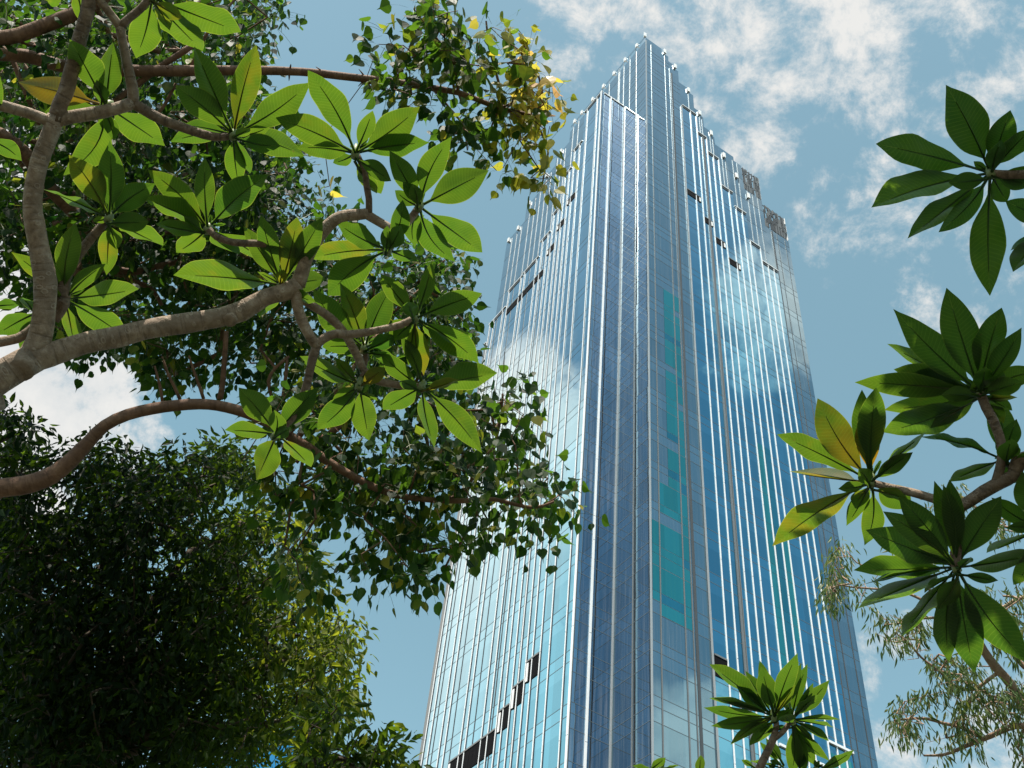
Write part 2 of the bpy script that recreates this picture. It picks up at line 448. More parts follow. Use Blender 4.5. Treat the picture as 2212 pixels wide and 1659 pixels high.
# the finned part of the right face stands 12 cm proud of the core
RS = [(5.5,7.73,127.0),(7.73,9.12,122.9),(9.12,10.78,119.75),(10.78,12.6,114.0),(12.6,14.36,111.3),(14.36,15.93,106.0),(15.93,18.3,103.5)]
rp = MB()
for i, (a, b, h) in enumerate(RS):
    nxt = RS[i+1][2] if i+1 < len(RS) else 0
    d = -0.14
    rp.add([(a,d,0),(b,d,0),(b,d,h),(a,d,h)], [(0,1,2,3)])
    rp.add([(a,d,h),(b,d,h),(b,-0.003,h),(a,-0.003,h)], [(0,1,2,3)])
    rp.add([(b,d,nxt),(b,-0.003,nxt),(b,-0.003,h),(b,d,h)], [(0,1,2,3)])
rp.add([(5.5,d,0),(5.5,-0.003,0),(5.5,-0.003,127),(5.5,d,127)], [(3,2,1,0)])
rp.build('right_curtain_wall', M['g_fin'], tower)
# a neighbour tower's teal reflection, painted as tinted panes: a column on the bay beside the corner and bands between the right fins
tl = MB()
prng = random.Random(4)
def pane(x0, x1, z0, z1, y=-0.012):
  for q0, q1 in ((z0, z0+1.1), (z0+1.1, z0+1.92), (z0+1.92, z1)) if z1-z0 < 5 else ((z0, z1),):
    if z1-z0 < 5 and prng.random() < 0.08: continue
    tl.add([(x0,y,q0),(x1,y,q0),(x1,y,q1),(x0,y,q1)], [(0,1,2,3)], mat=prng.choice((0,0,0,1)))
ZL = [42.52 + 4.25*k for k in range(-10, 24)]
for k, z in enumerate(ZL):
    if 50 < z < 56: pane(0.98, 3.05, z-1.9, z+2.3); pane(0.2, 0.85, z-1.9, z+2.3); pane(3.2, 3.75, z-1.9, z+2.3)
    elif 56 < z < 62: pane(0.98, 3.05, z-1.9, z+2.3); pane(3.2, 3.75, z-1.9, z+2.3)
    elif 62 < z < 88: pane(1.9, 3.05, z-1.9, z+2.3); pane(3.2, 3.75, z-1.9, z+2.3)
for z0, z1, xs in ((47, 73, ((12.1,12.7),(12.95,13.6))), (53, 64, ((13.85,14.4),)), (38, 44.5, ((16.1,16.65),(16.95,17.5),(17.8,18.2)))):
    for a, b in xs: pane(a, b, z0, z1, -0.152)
tl.build('teal_reflection_panes', [M['g_teal_refl'], M['g_teal_refl_deep']], tower)

# horizontal joints
def joints(name, spans, offs, mt=M['mullion_joint'], th=0.04, pr=0.012):
    b = MB()
    for (axis, c, a0, a1, top, lo, sgn) in spans:
        for z in [42.52 + 4.25*k for k in range(-10, 24)]:
            for o in offs:
                zz = z + o
                if zz < lo or zz > top: continue
                q = (c, c + sgn*pr) if sgn > 0 else (c + sgn*pr, c)
                if axis == 'x': b.box((a0, q[0], zz-th/2), (a1, q[1], zz+th/2))
                else: b.box((q[0], a0, zz-th/2), (q[1], a1, zz+th/2))
    return b.build(name, mt, tower)
lsp = []
prev = A_IN
for e, h in HF:
    lsp.append(('y', B_OUT, prev+0.001, A_IN+e-0.001, h-0.3, 0, -1)); prev = A_IN+e
joints('left_wall_joints', lsp, (0, -0.95))
joints('bay_joints', [('y', 0, 0.06, A_IN-0.05, 138, 0, -1), ('x', A_IN, B_OUT+0.06, -0.05, 126.5, 0, -1)], (0, -0.82, -1.93))
csp, prev = [], 0.0
for e, h in HL:
    csp.append(('y', 0, prev+0.001 if prev else A_IN+0.1, e-0.001, h-0.2, 98, -1)); prev = e
joints('crown_left_joints', csp, (0,), th=0.03)
joints('corner_bay_joints', [('x', 0, 0.06, 3.98, 137.5, 0, -1), ('x', 0, 4.3, 5.42, 133, 0, -1)], (0, -0.82, -1.93))
joints('right_wall_joints', [('x', -0.14, a+0.001, b-0.001, h-0.3, 0, -1) for a, b, h in RS], (0, -0.95))
psp = [(7.6,9.03,127.5),(9.03,10.62,124.3),(10.62,14.7,121.8),(14.7,17.5,116.8)]
joints('crown_right_joints', [('x', 0, 5.5, 7.6, 131.6, 127.3, -1)] + [('x', 0, a+.001, b-.001, h, 104.2 if b > 14 else (120 if b < 11 else 111.5), -1) for a, b, h in psp], (0,), th=0.03)
joints('end_strip_joints', [('x', 0, 18.42, 21.06, 111.3, 0, -1)], (0, -0.95), th=0.035)
# vertical joints
def uprights(name, items, mt):
    b = MB()
    for axis, c, a, z0, z1, w, pr in items:
        if axis == 'x': b.box((a-w/2, c-pr, z0), (a+w/2, c-0.001, z1))
        else: b.box((c-pr, a-w/2, z0), (c-0.001, a+w/2, z1))
    return b.build(name, mt, tower)
U = [('x',0,0.91,0,138,.07,.06),('x',0,3.12,0,138,.07,.06),('x',0,3.83,0,135,.06,.06),('y',0,1.96,0,139,.09,.06)]
uprights('bay_mullions', U, M['trim'])
uprights('recess_joint', [('x',0,4.14,0,134,.22,.05)], M['mullion'])
uprights('corner_trim', [('x',0,0.04,0,138.1,.13,.09),('y',0,A_IN-0.05,0,126.9,.13,.12),('x',-0.02,5.46,0,127,.07,.16)], M['mullion_pale'])
cr = []
for a in (3.24,4.5,5.4,5.62,7.61,9.0,10.4,11.6,12.9,14.4,15.6): cr.append(('y',0,a,104 if a > 6 else 125,139.0,.07,.05))
for a, z in ((17.2,134.8),(18.1,134.8),(19.0,134.8),(20.3,132.8),(21.4,132.8),(22.6,130.7),(23.7,130.7),(24.9,130.7),(26.6,127.2),(27.7,127.2),(28.9,127.2)): cr.append(('y',0,a,90,z,.07,.05))
for a, z0, z1 in ((6.78,127.2,132),(8.4,123,127.9),(8.75,123,127.9),(9.9,120,124.7),(10.3,120,124.7),(11.6,114.2,122.2),(12.1,114.2,122.2),(13.3,111.5,122.2),(14.0,111.5,122.2),(15.2,106.2,117.1),(16.0,103.8,117.1),(16.8,103.8,117.1)):
    cr.append(('x',0,a,z0,z1,.07,.05))
uprights('crown_mullions', cr, M['mullion_pale'])
uprights('end_strip_mullions', [('x',0,18.42,0,111.5,.16,.10),('x',0,19.2,0,111.5,.05,.04),('x',0,20.45,0,111.5,.05,.04)], M['mullion'])
uprights('end_cap', [('y',B_OUT,A_IN+20.75,0,98.8,.62,.03)], M['trim'])
uprights('pane_mullions', [('y',B_OUT,A_IN+a,0,h-.3,.06,.035) for a, h in ((15.9,104.7),(12.6,104.7),(18.9,102),(10.0,104),(7.0,104))], M['mullion'])

# white fins, each a part
def fin(axis, a, c, top, w=0.088, pr=0.08, z0=0.0):
    b = MB()
    if axis == 'y':
        b.box((c-pr, a-w/2, z0), (c-0.002, a+w/2, top))
        b.box((c-pr*0.55, a-w/2-0.022, z0), (c-0.003, a-w/2-0.002, top-0.1), mat=1)
    else:
        b.box((a-w/2, c-pr, z0), (a+w/2, c-0.002, top))
        b.box((a+w/2+0.002, c-pr*0.55, z0), (a+w/2+0.022, c-0.003, top-0.1), mat=1)
    z = 6.0
    while z < top-1:               # panel joints of the cladding
        if axis == 'y': b.box((c-pr-0.003, a-w/2-0.003, z), (c-pr+0.02, a+w/2+0.003, z+0.03), mat=1)
        else: b.box((a-w/2-0.003, c-pr-0.003, z), (a+w/2+0.003, c-pr+0.02, z+0.03), mat=1)
        z += 8.5
    return b.build('fin', [M['fin'], M['mullion']], tower)
for a in (20.42,19.55,17.72,16.86,14.4,13.62,11.3,10.4,9.3,8.52,7.62,6.84,5.98,5.16,4.14,2.96,0.98):
    fin('y', A_IN+a, B_OUT, step(HF, a)+0.12)
fin('y', A_IN+0.06, B_OUT, 127.25, 0.20, 0.14)
fin('x', -2.05, A_IN, 127.2, 0.16, 0.12)
for a in (6.78,7.71,9.12,9.98,10.80,11.98,12.80,13.72,14.46,15.92,16.78,17.62): fin('x', a, -0.14, [h for p, q, h in RS if p <= a-0.1 < q][0]+0.12)
uprights('thin_rail', [('x',-0.14,8.42,0,122.4,.14,.12),('x',-0.14,8.62,0,122.4,.06,.1)], M['trim'])
# white head frames over each step of the fin walls
hb = MB()
prev = 0
for e, h in HF:
    hb.box((B_OUT-0.11, A_IN+prev+0.02, h-0.02), (B_OUT+0.04, A_IN+e-0.02, h+0.10))
    hb.box((B_OUT-0.05, A_IN+prev+0.3, h-0.42), (B_OUT-0.004, A_IN+e-0.3, h-0.05), mat=1); prev = e
for a, b, h in RS:
    hb.box((a+0.02, -0.255, h-0.02), (b-0.02, -0.10, h+0.10))
    hb.box((a+0.1, -0.19, h-0.42), (b-0.1, -0.144, h-0.05), mat=1)
hb.box((B_OUT+0.3, A_IN-0.10, 126.95), (-0.1, A_IN+0.03, 127.15))
hb.box((15.95, -0.29, 45.2), (18.4, -0.145, 45.4)); hb.box((11.0, -0.285, 43.0), (15.9, -0.145, 43.2))
hb.build('head_frames', [M['fin'], M['mullion']], tower)

# dark louvre slots in the fin walls, each with its frame and a white reveal
def slot(axis, a0, a1, z0, z1, reveal=True):
    c = B_OUT if axis == 'y' else -0.14
    def bx(b, p0, p1, q0, q1, w0, w1, mat=0):
        if axis == 'y': b.box((c-q1, A_IN+p0, w0), (c-q0, A_IN+p1, w1), mat)
        else: b.box((p0, c-q1, w0), (p1, c-q0, w1), mat)
    b = MB()
    bx(b, a0, a1, 0.001, 0.05, z0, z1)
    n = int((a1-a0)/0.5)
    for i in range(n): bx(b, a0+(i+.5)*(a1-a0)/n-.02, a0+(i+.5)*(a1-a0)/n+.02, 0.051, 0.06, z0+0.05, z1-0.3, 0)
    bx(b, a0, a1, 0.051, 0.09, z1-0.14, z1, 1)
    if reveal:
        e = a1 if axis == 'x' else a1
        bx(b, e-0.3, e-0.1, 0.061, 0.12, z0+0.02, z1-0.3, 3)
    b.build('louvre_slot', [M['louver'], M['trim'], M['mullion'], M['white']], tower)
slot('y', 9.65, 16.75, 100.0, 101.05, False)
for a0, a1, z1 in ((7.75,9.15,104.0),(6.0,7.5,106.9),(4.3,5.85,110.0)): slot('y', a0, a1, z1-1.05, z1)
for a0, a1, z1 in ((4.32,5.85,48.6),(6.1,7.5,47.2),(7.8,9.1,46.0),(9.4,15.8,44.7)): slot('y', a0, a1, z1-1.9, z1)
for a0, a1, z1 in ((5.55,7.5,108.2),(7.85,9.0,104.8),(9.27,10.6,102.2),(10.85,12.5,99.85)): slot('x', a0, a1, z1-1.05, z1)
slot('x', 5.55, 6.7, 46.2, 48.0, False); slot('x', 8.0, 9.2, 43.0, 44.6, False); slot('x', 10.0, 11.0, 38.6, 40.2, False)

# glass parapets and the small white panels that stand on them
rail = MB()
prev = 0
for e, h in HR[:6]:
    rail.box((prev+0.03, 0.02, h), (min(prev+ (e-prev)*0.72, 13.6), 0.06, h+0.95)); prev = e
prev = 0
for e, h in HL:
    rail.box((0.02, prev+0.03, h), (0.06, e-0.03, h+0.5)); prev = e
rail.build('glass_parapet', M['g_core'], tower)
for x, y, z, f in ((-.05,-.05,139.2,1),(-.2,1.68,138.9,0),(-.2,4.13,138.9,0),(-.2,6.51,138.9,0),(-.2,8.8,138.9,0),(-.2,11.2,138.9,0),(-.2,13.65,138.9,0),(-.2,15.3,138.9,0),
                   (-.2,18.1,134.8,0),(-.2,21.3,132.8,0),(-.2,25.1,130.6,0),(-.2,27.4,127.3,0),(-.2,29.7,127.1,0),
                   (3.08,-.2,138.1,1),(4.72,-.2,135.9,1),(6.78,-.2,131.9,1),(8.4,-.2,127.8,1),(10.05,-.2,124.6,1),(11.85,-.2,121.2,1),(13.6,-.2,118.3,1),(15.2,-.2,115.4,1)):
    b = MB()
    w = 0.17
    if f: b.box((x-w, y-0.02, z), (x+w, y+0.14, z+1.0)); b.box((x-0.05, y+0.161, z+0.2), (x+0.05, 0.3, z+0.35))
    else: b.box((x-0.02, y-w, z), (x+0.16, y+w, z+0.85)); b.box((x+0.161, y-0.05, z+0.2), (0.3, y+0.05, z+0.35))
    b.build('parapet_panel', M['white'], tower)

# lattice screens hiding the plant on the two lower roof steps
def screen(x0, x1, z0, z1, seed):
    rr = random.Random(seed)
    b = MB()
    n = int((x1-x0)/0.2)
    for i in range(n):
        x = x0+(i+0.5)*(x1-x0)/n
        zz = z0
        while zz < z1-0.1:
            h = rr.uniform(0.8, 2.4)
            if rr.random() < 0.86: b.box((x-0.05, -0.05+rr.uniform(-.03,.03), zz), (x+0.05, 0.03+0.05, min(z1, zz+h-0.12)), mat=rr.choice((0,0,1)))
            zz += h
    for z in (z0+0.03, z0+(z1-z0)*0.36, z0+(z1-z0)*0.7, z1-0.06): b.box((x0, 0.09, z), (x1, 0.16, z+0.09), mat=0)
    for z in np.linspace(z0+0.2, z1-1.0, 3): b.box((x1+0.01, 0.0, z), (x1+0.05, 0.6, z+1.2), mat=2)
    b.box((x1-0.03, 0.17, z0), (x1+0.005, 0.26, z1), mat=0); b.box((x0, 0.17, z0), (x0+0.08, 0.26, z1), mat=0)
    b.box((x0+0.2, 1.6, z0-0.3), (x1-0.2, 1.7, z0+(z1-z0)*0.62), mat=3)
    b.build('roof_screen', [M['mullion'], M['trim'], M['white'], M['louver']], tower)
screen(14.78, 17.46, 117.25, 122.0, 3)
screen(17.55, 21.06, 111.95, 116.5, 5)

# ------------------------------------------------------------------ dark office block off to the left, seen mirrored in the tower
M['dk_teal'] = glass('dark_teal_glass', (0.05, 0.20, 0.22), 0.35, (0.02, 0.10, 0.11), 0.15, 0.01, 0.1)
M['dk_band'] = plain('pale_green_band', (0.16, 0.34, 0.31), 0.5, 0, 0.15, 0.3)
def facing(az, el, dist):
    return np.array([math.sin(R(az))*dist, math.cos(R(az))*dist, 0])
bl = empty('office_block', facing(-63.5, 0, 62), 'dark teal office block mirrored low in the left face of the tower', 'building', rz=R(63.5))
b = MB(); b.box((-7, 0, 0), (7, 14, 38)); b.box((-4.5, 3, 38.01), (3, 10, 41)); b.build('wall', M['dk_teal'], bl)
b = MB()
for z in np.arange(4, 38, 4.2): b.box((-7.1, -0.12, z), (7.1, -0.01, z+1.1)); b.box((7.01, 0.02, z), (7.12, 13.9, z+1.1))
b.build('floor_bands', M['dk_band'], bl)
b = MB()
for x, h in ((-6.4,1.6),(-3,.8),(1.2,2.2),(2.0,1.1),(5.8,1.3)): b.box((x, 0.4, 38.0), (x+.35, .9, 38.0+h))
b.build('roof_vents', M['louver'], bl)

b2 = empty('office_tower', facing(116.5, 0, 70), 'slim dark tower mirrored in the recessed bay beside the tower corner', 'building', rz=R(-116.5))
b = MB(); b.box((-4.2, 0, 0), (4.2, 9, 47)); b.box((-2.6, 1.5, 47.01), (2.6, 7, 54)); b.build('wall', M['dk_teal'], b2)
b = MB()
for z in np.arange(4, 46, 4.2): b.box((-4.3, -0.12, z), (4.3, -0.01, z+.9))
b.build('floor_bands', M['dk_band'], b2)

# ------------------------------------------------------------------ blue building low behind the trees: bright blue panel with white zigzags, dark lattice
BD = 60.0
bo = at(668, 1562, BD)
bz = bo[2]
blue = empty('blue_building', (bo[0], bo[1], 0), 'bright blue building with white zigzag stripes beside a dark lattice wall, behind the trees', 'building', rz=R(20))
M['blue'] = plain('blue_cladding', (0.012, 0.19, 0.42), 0.35, 0, 0.06, 0.5)
M['zig'] = plain('zigzag_white', (0.62, 0.66, 0.68), 0.5, 0, 0.06, 0.5)
M['lat'] = plain('lattice_steel', (0.26, 0.26, 0.27), 0.45, 0.3, 0.1, 1.0)
b = MB()
b.add([(-7,0,0),(-0.25,0,0),(-0.25,0,bz),(-7,0,bz-6.2),(-7,7,0),(-0.25,7,0),(-0.25,7,bz),(-7,7,bz-6.2)], [(0,1,2,3),(5,4,7,6),(4,0,3,7),(3,2,6,7),(1,5,6,2)])
b.build('wall', M['blue'], blue)
b = MB()
def bar(p, q, w, y0, y1, mat=0):
    p, q = np.array(p), np.array(q); t = q-p; t = t/np.linalg.norm(t); n_ = np.array([-t[1], t[0]])*w/2
    V = []
    for y in (y0, y1):
        for c in (p-n_, q-n_, q+n_, p+n_): V.append((c[0], y, c[1]))
    b.add(V, [(0,1,2,3),(7,6,5,4),(0,4,5,1),(1,5,6,2),(2,6,7,3),(3,7,4,0)], mat=mat)
for k in range(5):
    z = bz-4.0-k*3.0
    bar((-4.2, z-2.6), (-1.6, z), .42, -.10-.01*k, -.01); bar((-1.6, z), (-1.3, z-3.2), .36, -.2-.01*k, -.11-.01*k); bar((-3.4, z-3.6), (-1.5, z-1.6), .28, -.3-.01*k, -.21-.01*k)
    bar((-6.6, z-4.6), (-5.2, z-3.0), .42, -.10-.01*k, -.01)
b.build('zigzag_stripes', M['zig'], blue)
b = MB(); b.box((0, 0.2, 0), (6.5, 7, bz-1.2)); b.build('dark_wall', M['louver'], blue)
b = MB()
for k in range(9):
    z = bz-1.6-k*1.1
    for i in range(3):
        x = 0.2+i*2.1; y = 0.05-0.02*(k % 3)-0.06*i
        bar((x, z-1.6), (x+1.0, z), .12, y-.05, y); bar((x+1.02, z), (x+2.0, z-1.7), .12, y-.115, y-.06); bar((x, z-0.4), (x+1.6, z-2.0), .07, y-.17, y-.12)
bar((2.4, bz-14), (2.4, bz-2.2), .35, -.5, -.4); bar((5.0, bz-14), (5.0, bz-2.2), .25, -.5, -.4)
b.build('lattice', M['lat'], blue)
# ================================================================== plants
M['plum_leaf'] = leafmat('frangipani_leaf', (0.012, 0.038, 0.010), (0.030, 0.072, 0.012), (0.13, 0.10, 0.015),
                         (0.030, 0.125, 0.010), (0.115, 0.20, 0.010), (0.42, 0.21, 0.010), 0.50, 0.42, 27, 0.34)
M['plum_shoot'] = plain('frangipani_shoot', (0.16, 0.20, 0.07), 0.5, 0, 0.3, 40)
M['plum_bark'] = bark('frangipani_bark', (0.12, 0.08, 0.052), (0.30, 0.215, 0.15), (0.48, 0.39, 0.30), 0.22, 0.35, 22.0, 0.6)
M['plum_bark_dark'] = bark('frangipani_young_bark', (0.075, 0.052, 0.035), (0.19, 0.13, 0.088), (0.33, 0.25, 0.18), 0.25, 0.5, 30.0, 0.6)
M['fig_bark'] = bark('fig_bark', (0.09, 0.048, 0.03), (0.20, 0.108, 0.066), (0.32, 0.19, 0.12), 0.0, 0.25, 16.0, 0.5)
M['fig_leaf'] = leafmat('fig_leaf', (0.004, 0.016, 0.006), (0.012, 0.036, 0.008), (0.30, 0.26, 0.03),
                        (0.015, 0.07, 0.006), (0.13, 0.27, 0.016), (0.72, 0.60, 0.05), 0.45, 0.5, 0, 0.12, mot=0.3)
M['fig_yellow'] = leafmat('fig_yellow_leaf', (0.08, 0.14, 0.02), (0.36, 0.30, 0.05), (0.55, 0.30, 0.14),
                          (0.25, 0.42, 0.03), (0.80, 0.62, 0.08), (0.95, 0.50, 0.22), 0.5, 0.4, 0, 0.3)
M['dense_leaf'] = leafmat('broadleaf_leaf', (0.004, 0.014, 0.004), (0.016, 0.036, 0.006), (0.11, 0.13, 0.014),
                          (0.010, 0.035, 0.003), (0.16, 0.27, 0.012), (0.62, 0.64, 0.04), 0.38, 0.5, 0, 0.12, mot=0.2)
M['euc_leaf'] = leafmat('gum_leaf', (0.030, 0.058, 0.020), (0.085, 0.13, 0.040), (0.26, 0.21, 0.07),
                        (0.08, 0.16, 0.03), (0.28, 0.38, 0.06), (0.55, 0.42, 0.10), 0.36, 0.42, 0, 0.22)
M['euc_bark'] = bark('gum_bark', (0.22, 0.13, 0.085), (0.38, 0.25, 0.17), (0.50, 0.37, 0.27), 0, 0.2, 10.0, 0.3)
M['dark_bark'] = bark('dark_bark', (0.035, 0.026, 0.018), (0.08, 0.06, 0.04), (0.14, 0.10, 0.07), 0, 0.2, 14.0, 0.5)

TILE = {'1': (0,0,.25274), '2': (497,0,.25274), '5': (0,372.7,.25274), '6': (497,372.7,.25274), '9': (0,807.6,.25274), '10': (497,807.6,.25274),
        't3': (993.9,0,.25274), 't33': (993.9,807.6,.25274), 'R1': (1490.9,0,.32603), 'tM': (1553,372.7,.29796), 'tR2': (1553,807.6,.29796),
        'tR': (1490.9,1118.2,.32603), 'r8': (1521.9,1410.7,.17159), 'ov': (0,0,1.0)}
def tp(t, x, y):
    ox, oy, s = TILE[t]
    return ox+s*x, oy+s*y

def leaf_mesh(base, tip, wpx, d, rr, tint, name_parent, mt, elev, up=None, shape=0):
    """one large leaf: base and tip in 3D; its blade faces up, its width is what the picture shows"""
    v = tip - base; L = np.linalg.norm(v); a = v/L
    n = np.array([0, 0, 1.0]) if up is None else up
    n = n + rr.normal(0, 0.16, 3)
    n = n - a*(n@a); n /= np.linalg.norm(n)
    w = np.cross(a, n)
    mid = (base+tip)/2; vd = mid-EYE; vd /= np.linalg.norm(vd)
    pw = w - vd*(w@vd); vis = max(np.linalg.norm(pw - a*(pw@a)), 0.30)
    Wd = wpx * d / FPX / vis
    Wd = min(max(Wd, 0.22*L), 0.46*L)
    NL, NW = 18, 8
    V, UV = [], []
    droop = rr.uniform(0.02, 0.15)*L*rr.choice((1, 1, 1, -0.6)); fold = rr.uniform(0.05, 0.22); wav = rr.uniform(0, 0.06); ph = rr.uniform(0, 6.3)
    side = rr.normal(0, 0.035)*L
    pet = rr.uniform(0.12, 0.19)
    ap, bp = rr.uniform(0.95, 1.2), rr.uniform(0.95, 1.25); tw0, tw1 = rr.normal(0, .14), rr.normal(0, .24)
    pk = (ap/(ap+bp))**ap*(bp/(ap+bp))**bp
    for i in range(NL+1):
        t = i/NL
        s = max(0.0, (t-pet)/(1-pet))
        hw = 0.5*Wd*(s**ap*(1-s)**bp)/pk if s > 0 else 0
        hw = max(hw, 0.006 if t < 0.9 else 0.0006)
        if s > 0.93: hw *= 1.0 - 0.35*(s-0.93)/0.07
        c = base + a*(L*t) - n*(droop*(t*t) - droop*0.25*t) + w*(side*math.sin(math.pi*t))
        ta = tw0 + tw1*t
        wt, nt_ = w*math.cos(ta)+n*math.sin(ta), n*math.cos(ta)-w*math.sin(ta)
        for j in range(NW+1):
            q = 2*j/NW-1
            z = abs(q)*hw*fold*2 - (q*q)*hw*0.16 + wav*hw*2*math.sin(ph+t*17)*abs(q)
            V.append(c + wt*(q*hw) + nt_*z); UV.append((j/NW, t))
    F = []
    for i in range(NL):
        for j in range(NW):
            k = i*(NW+1)+j
            F.append((k, k+1, k+NW+2, k+NW+1))
    mb = MB(); mb.add(V, F, UV, tint)
    # the thick stalk and midrib underneath
    P = [base + a*(L*t) - n*(droop*(t*t)-droop*0.25*t) + w*(side*math.sin(math.pi*t)) - n*0.0015 for t in np.linspace(0, 0.8, 9)]
    mb.tube(P, np.linspace(0.0050, 0.0012, 9), 5, True, tint=min(1, tint+0.12))
    return mb

def leaf_elev(a2, b2, el):
    """depth offset that gives a leaf with picture offsets a2 (right), b2 (up), in metres, the elevation angle el"""
    p = a2*CR + b2*CU
    best = None
    for c in np.linspace(-1.1, 1.1, 89):
        q = c*math.hypot(a2, b2)
        v = p + CF*q
        e = math.asin(v[2]/np.linalg.norm(v))
        s = abs(e-el) + 0.12*abs(c)
        if best is None or s < best[0]: best = (s, q)
    return best[1]

def rosette(parent, tile, cx, cy, d, leaves, seed, tint0=0.4, mt='plum_leaf', elev=(12, 34), extra=2):
    rr = np.random.default_rng(seed)
    x0, y0 = tp(tile, cx, cy)
    c = at(x0, y0, d)
    tipm = MB()
    upd = np.array([0, 0, 1.0]) + rr.normal(0, .15, 3)
    tipm.tube([c-upd*.02, c+upd*.012, c+upd*.03, c+upd*.045], [.016, .017, .012, .003], 9, True, 0.15)
    for k in range(5):
        g = rr.normal(0, 1, 3); g[2] = abs(g[2])+1.1; g /= np.linalg.norm(g)
        lm = leaf_mesh(c+upd*.02, c+upd*.02+g*rr.uniform(.04, .085), 8, d, rr, 0.3, None, None, 0)
        tipm.add(np.concatenate(lm.v), lm.f, np.concatenate(lm.uv), 0.3, mat=1)
    ro = tipm.build('leaf_rosette', [M['plum_shoot'], M[mt]], parent, smooth=True)
    for lf in leaves:
        lt = tile
        if isinstance(lf[0], str): lt, lf = lf[0], lf[1:]
        tx, ty, w = lf[:3]
        tint = lf[3] if len(lf) > 3 and lf[3] is not None else tint0 + rr.normal(0, .09)
        lx, ly = tp(lt, tx, ty)
        bx, by = x0, y0
        if len(lf) > 5: bx, by = tp(lt, lf[4], lf[5])
        db = d + rr.normal(0, .012)
        a2, b2 = (lx-bx)*db/FPX, -(ly-by)*db/FPX
        q = leaf_elev(a2, b2, R(rr.uniform(*elev)))
        dt = db + q*0.85
        base = at(bx, by, db)
        tip = at(lx, ly, dt)
        sc = TILE[lt][2]
        mb = leaf_mesh(base, tip, w*sc, (db+dt)/2, rr, float(np.clip(tint, 0, 1)), None, None, 0)
        o = mb.build('leaf', M[mt], ro, smooth=True)
    # shorter leaves between the long ones, lower on the shoot
    for k in range(extra):
        g = rr.uniform(0, 2*math.pi); L = rr.uniform(.10, .19); e = rr.uniform(-.35, .35)
        v = np.array([math.cos(g)*math.cos(e), math.sin(g)*math.cos(e), math.sin(e)])*L
        b0 = c - upd*rr.uniform(.01, .035)
        mb = leaf_mesh(b0, b0+v, 60*L/.25, d, rr, float(np.clip(tint0+rr.normal(0, .12), 0, 1)), None, None, 0)
        mb.build('leaf', M[mt], ro, smooth=True)
    return c

def branch(parent, pts, d, radii, mt, tile='ov', n=14, bump=0.11, seed=0, dd=None, name='branch', knots=()):
    """a branch through picture points, at distance d (or one distance per point), radii in picture pixels"""
    P, Rr = [], []
    ds = [d]*len(pts) if dd is None else dd
    for i, (x, y) in enumerate(pts):
        X, Y = tp(tile, x, y)
        P.append(at(X, Y, ds[i])); Rr.append((radii[i] if hasattr(radii, '__len__') else radii)*ds[i]/FPX)
    Q, q = spline(P, Rr, 0.03 if d < 7 else 0.08)
    mb = MB(); mb.tube(Q, q, n, True, bump, seed)
    for (i, s) in knots:
        k = int(i*(len(Q)-1)); mb.tube([Q[k]-np.array([0,0,q[k]*.4]), Q[k]-np.array([0.0,0.004,q[k]*1.25])], [q[k]*s, q[k]*s*.9], 10, True, 0.1)
    o = mb.build(name, M[mt], parent, smooth=True)
    return Q, q

# ------------------------------------------------------------------ frangipani on the left
DL = 4.5
fl = empty('frangipani_tree', (-4.2, 3.0, 0), 'large frangipani with big bright green leaves on thick grey branches, reaching in from the left', 'tree', 'frangipani trees')
ofl = np.array([-4.2, 3.0, 0])
fl.location = (0, 0, 0)
Bk = 'plum_bark'
root = at(75, 772, DL)
# trunk outside the picture, down to the ground
tk = MB()
q, r_ = spline([(-4.0, 2.2, -0.1), (-3.9, 2.3, 0.9), (-3.55, 2.55, 2.2), at(-150, 905, DL-.05), at(-60, 850, DL), at(0, 815, DL), root], [.13,.12,.10,.072,.066,.060,.055], .05)
tk.tube(q, r_, 16, True, .06, 3)
tk.build('trunk', M[Bk], fl, smooth=True)
branch(fl, [(66,775),(83,740),(95,680),(98,610),(86,540),(75,480),(70,430),(85,350),(108,290),(122,250)], DL, [26,24,22,22,20,19,18,17.5,16.5,16], Bk, seed=1)
branch(fl, [(121,262),(130,225),(141,202),(158,140),(174,76),(188,30),(196,-30)], DL, [16,15,15,14.5,14,13.5,13], 'plum_bark_dark', seed=2)
branch(fl, [(126,262),(150,254),(202,245),(253,235),(288,222)], DL, [13,13,13,12.5,12.5], Bk, seed=3)
branch(fl, [(288,224),(287,196),(280,164),(270,115),(263,80),(259,56)], DL, [11,11,10.5,9.5,9,9], Bk, seed=4)
branch(fl, [(259,58),(240,32),(221,8),(205,-14)], DL, [8.5,8,8,7.5], Bk, seed=5)
branch(fl, [(259,58),(280,38),(303,20),(326,-8)], DL, [8.5,8,8,7.5], 'plum_bark_dark', seed=6)
branch(fl, [(286,222),(329,248),(362,264),(394,275),(442,291),(475,296),(502,292)], DL, [11,10.5,10,10,9,8.5,8], 'plum_bark_dark', seed=7)
branch(fl, [(-30,222),(0,227),(63,245),(109,262)], DL, [11,11,11,11], Bk, seed=8)
branch(fl, [(60,778),(110,765),(177,744),(250,728),(329,709),(410,698),(480,684),(522,672),(573,643),(623,628),(645,612)], DL, [28,25,21.5,22.5,20.5,21.5,19.5,21,18.5,18.5,16.5], Bk, seed=9, knots=((.73,.8),(.02,1.0)))
branch(fl, [(643,618),(652,590),(661,560),(679,524),(700,497),(724,474),(745,466),(770,464),(796,461)], DL, [15.5,15,14.5,14,13.5,13,12.5,12,11.5], Bk, seed=10)
branch(fl, [(797,462),(797,430),(791,398),(788,370),(771,334)], DL, [7.5,7,6.8,6.5,6.5], 'plum_bark_dark', seed=11)
branch(fl, [(790,462),(826,484),(850,496),(866,498),(885,475),(906,446)], DL, [10,9.5,9,9,8.5,8], Bk, seed=12)
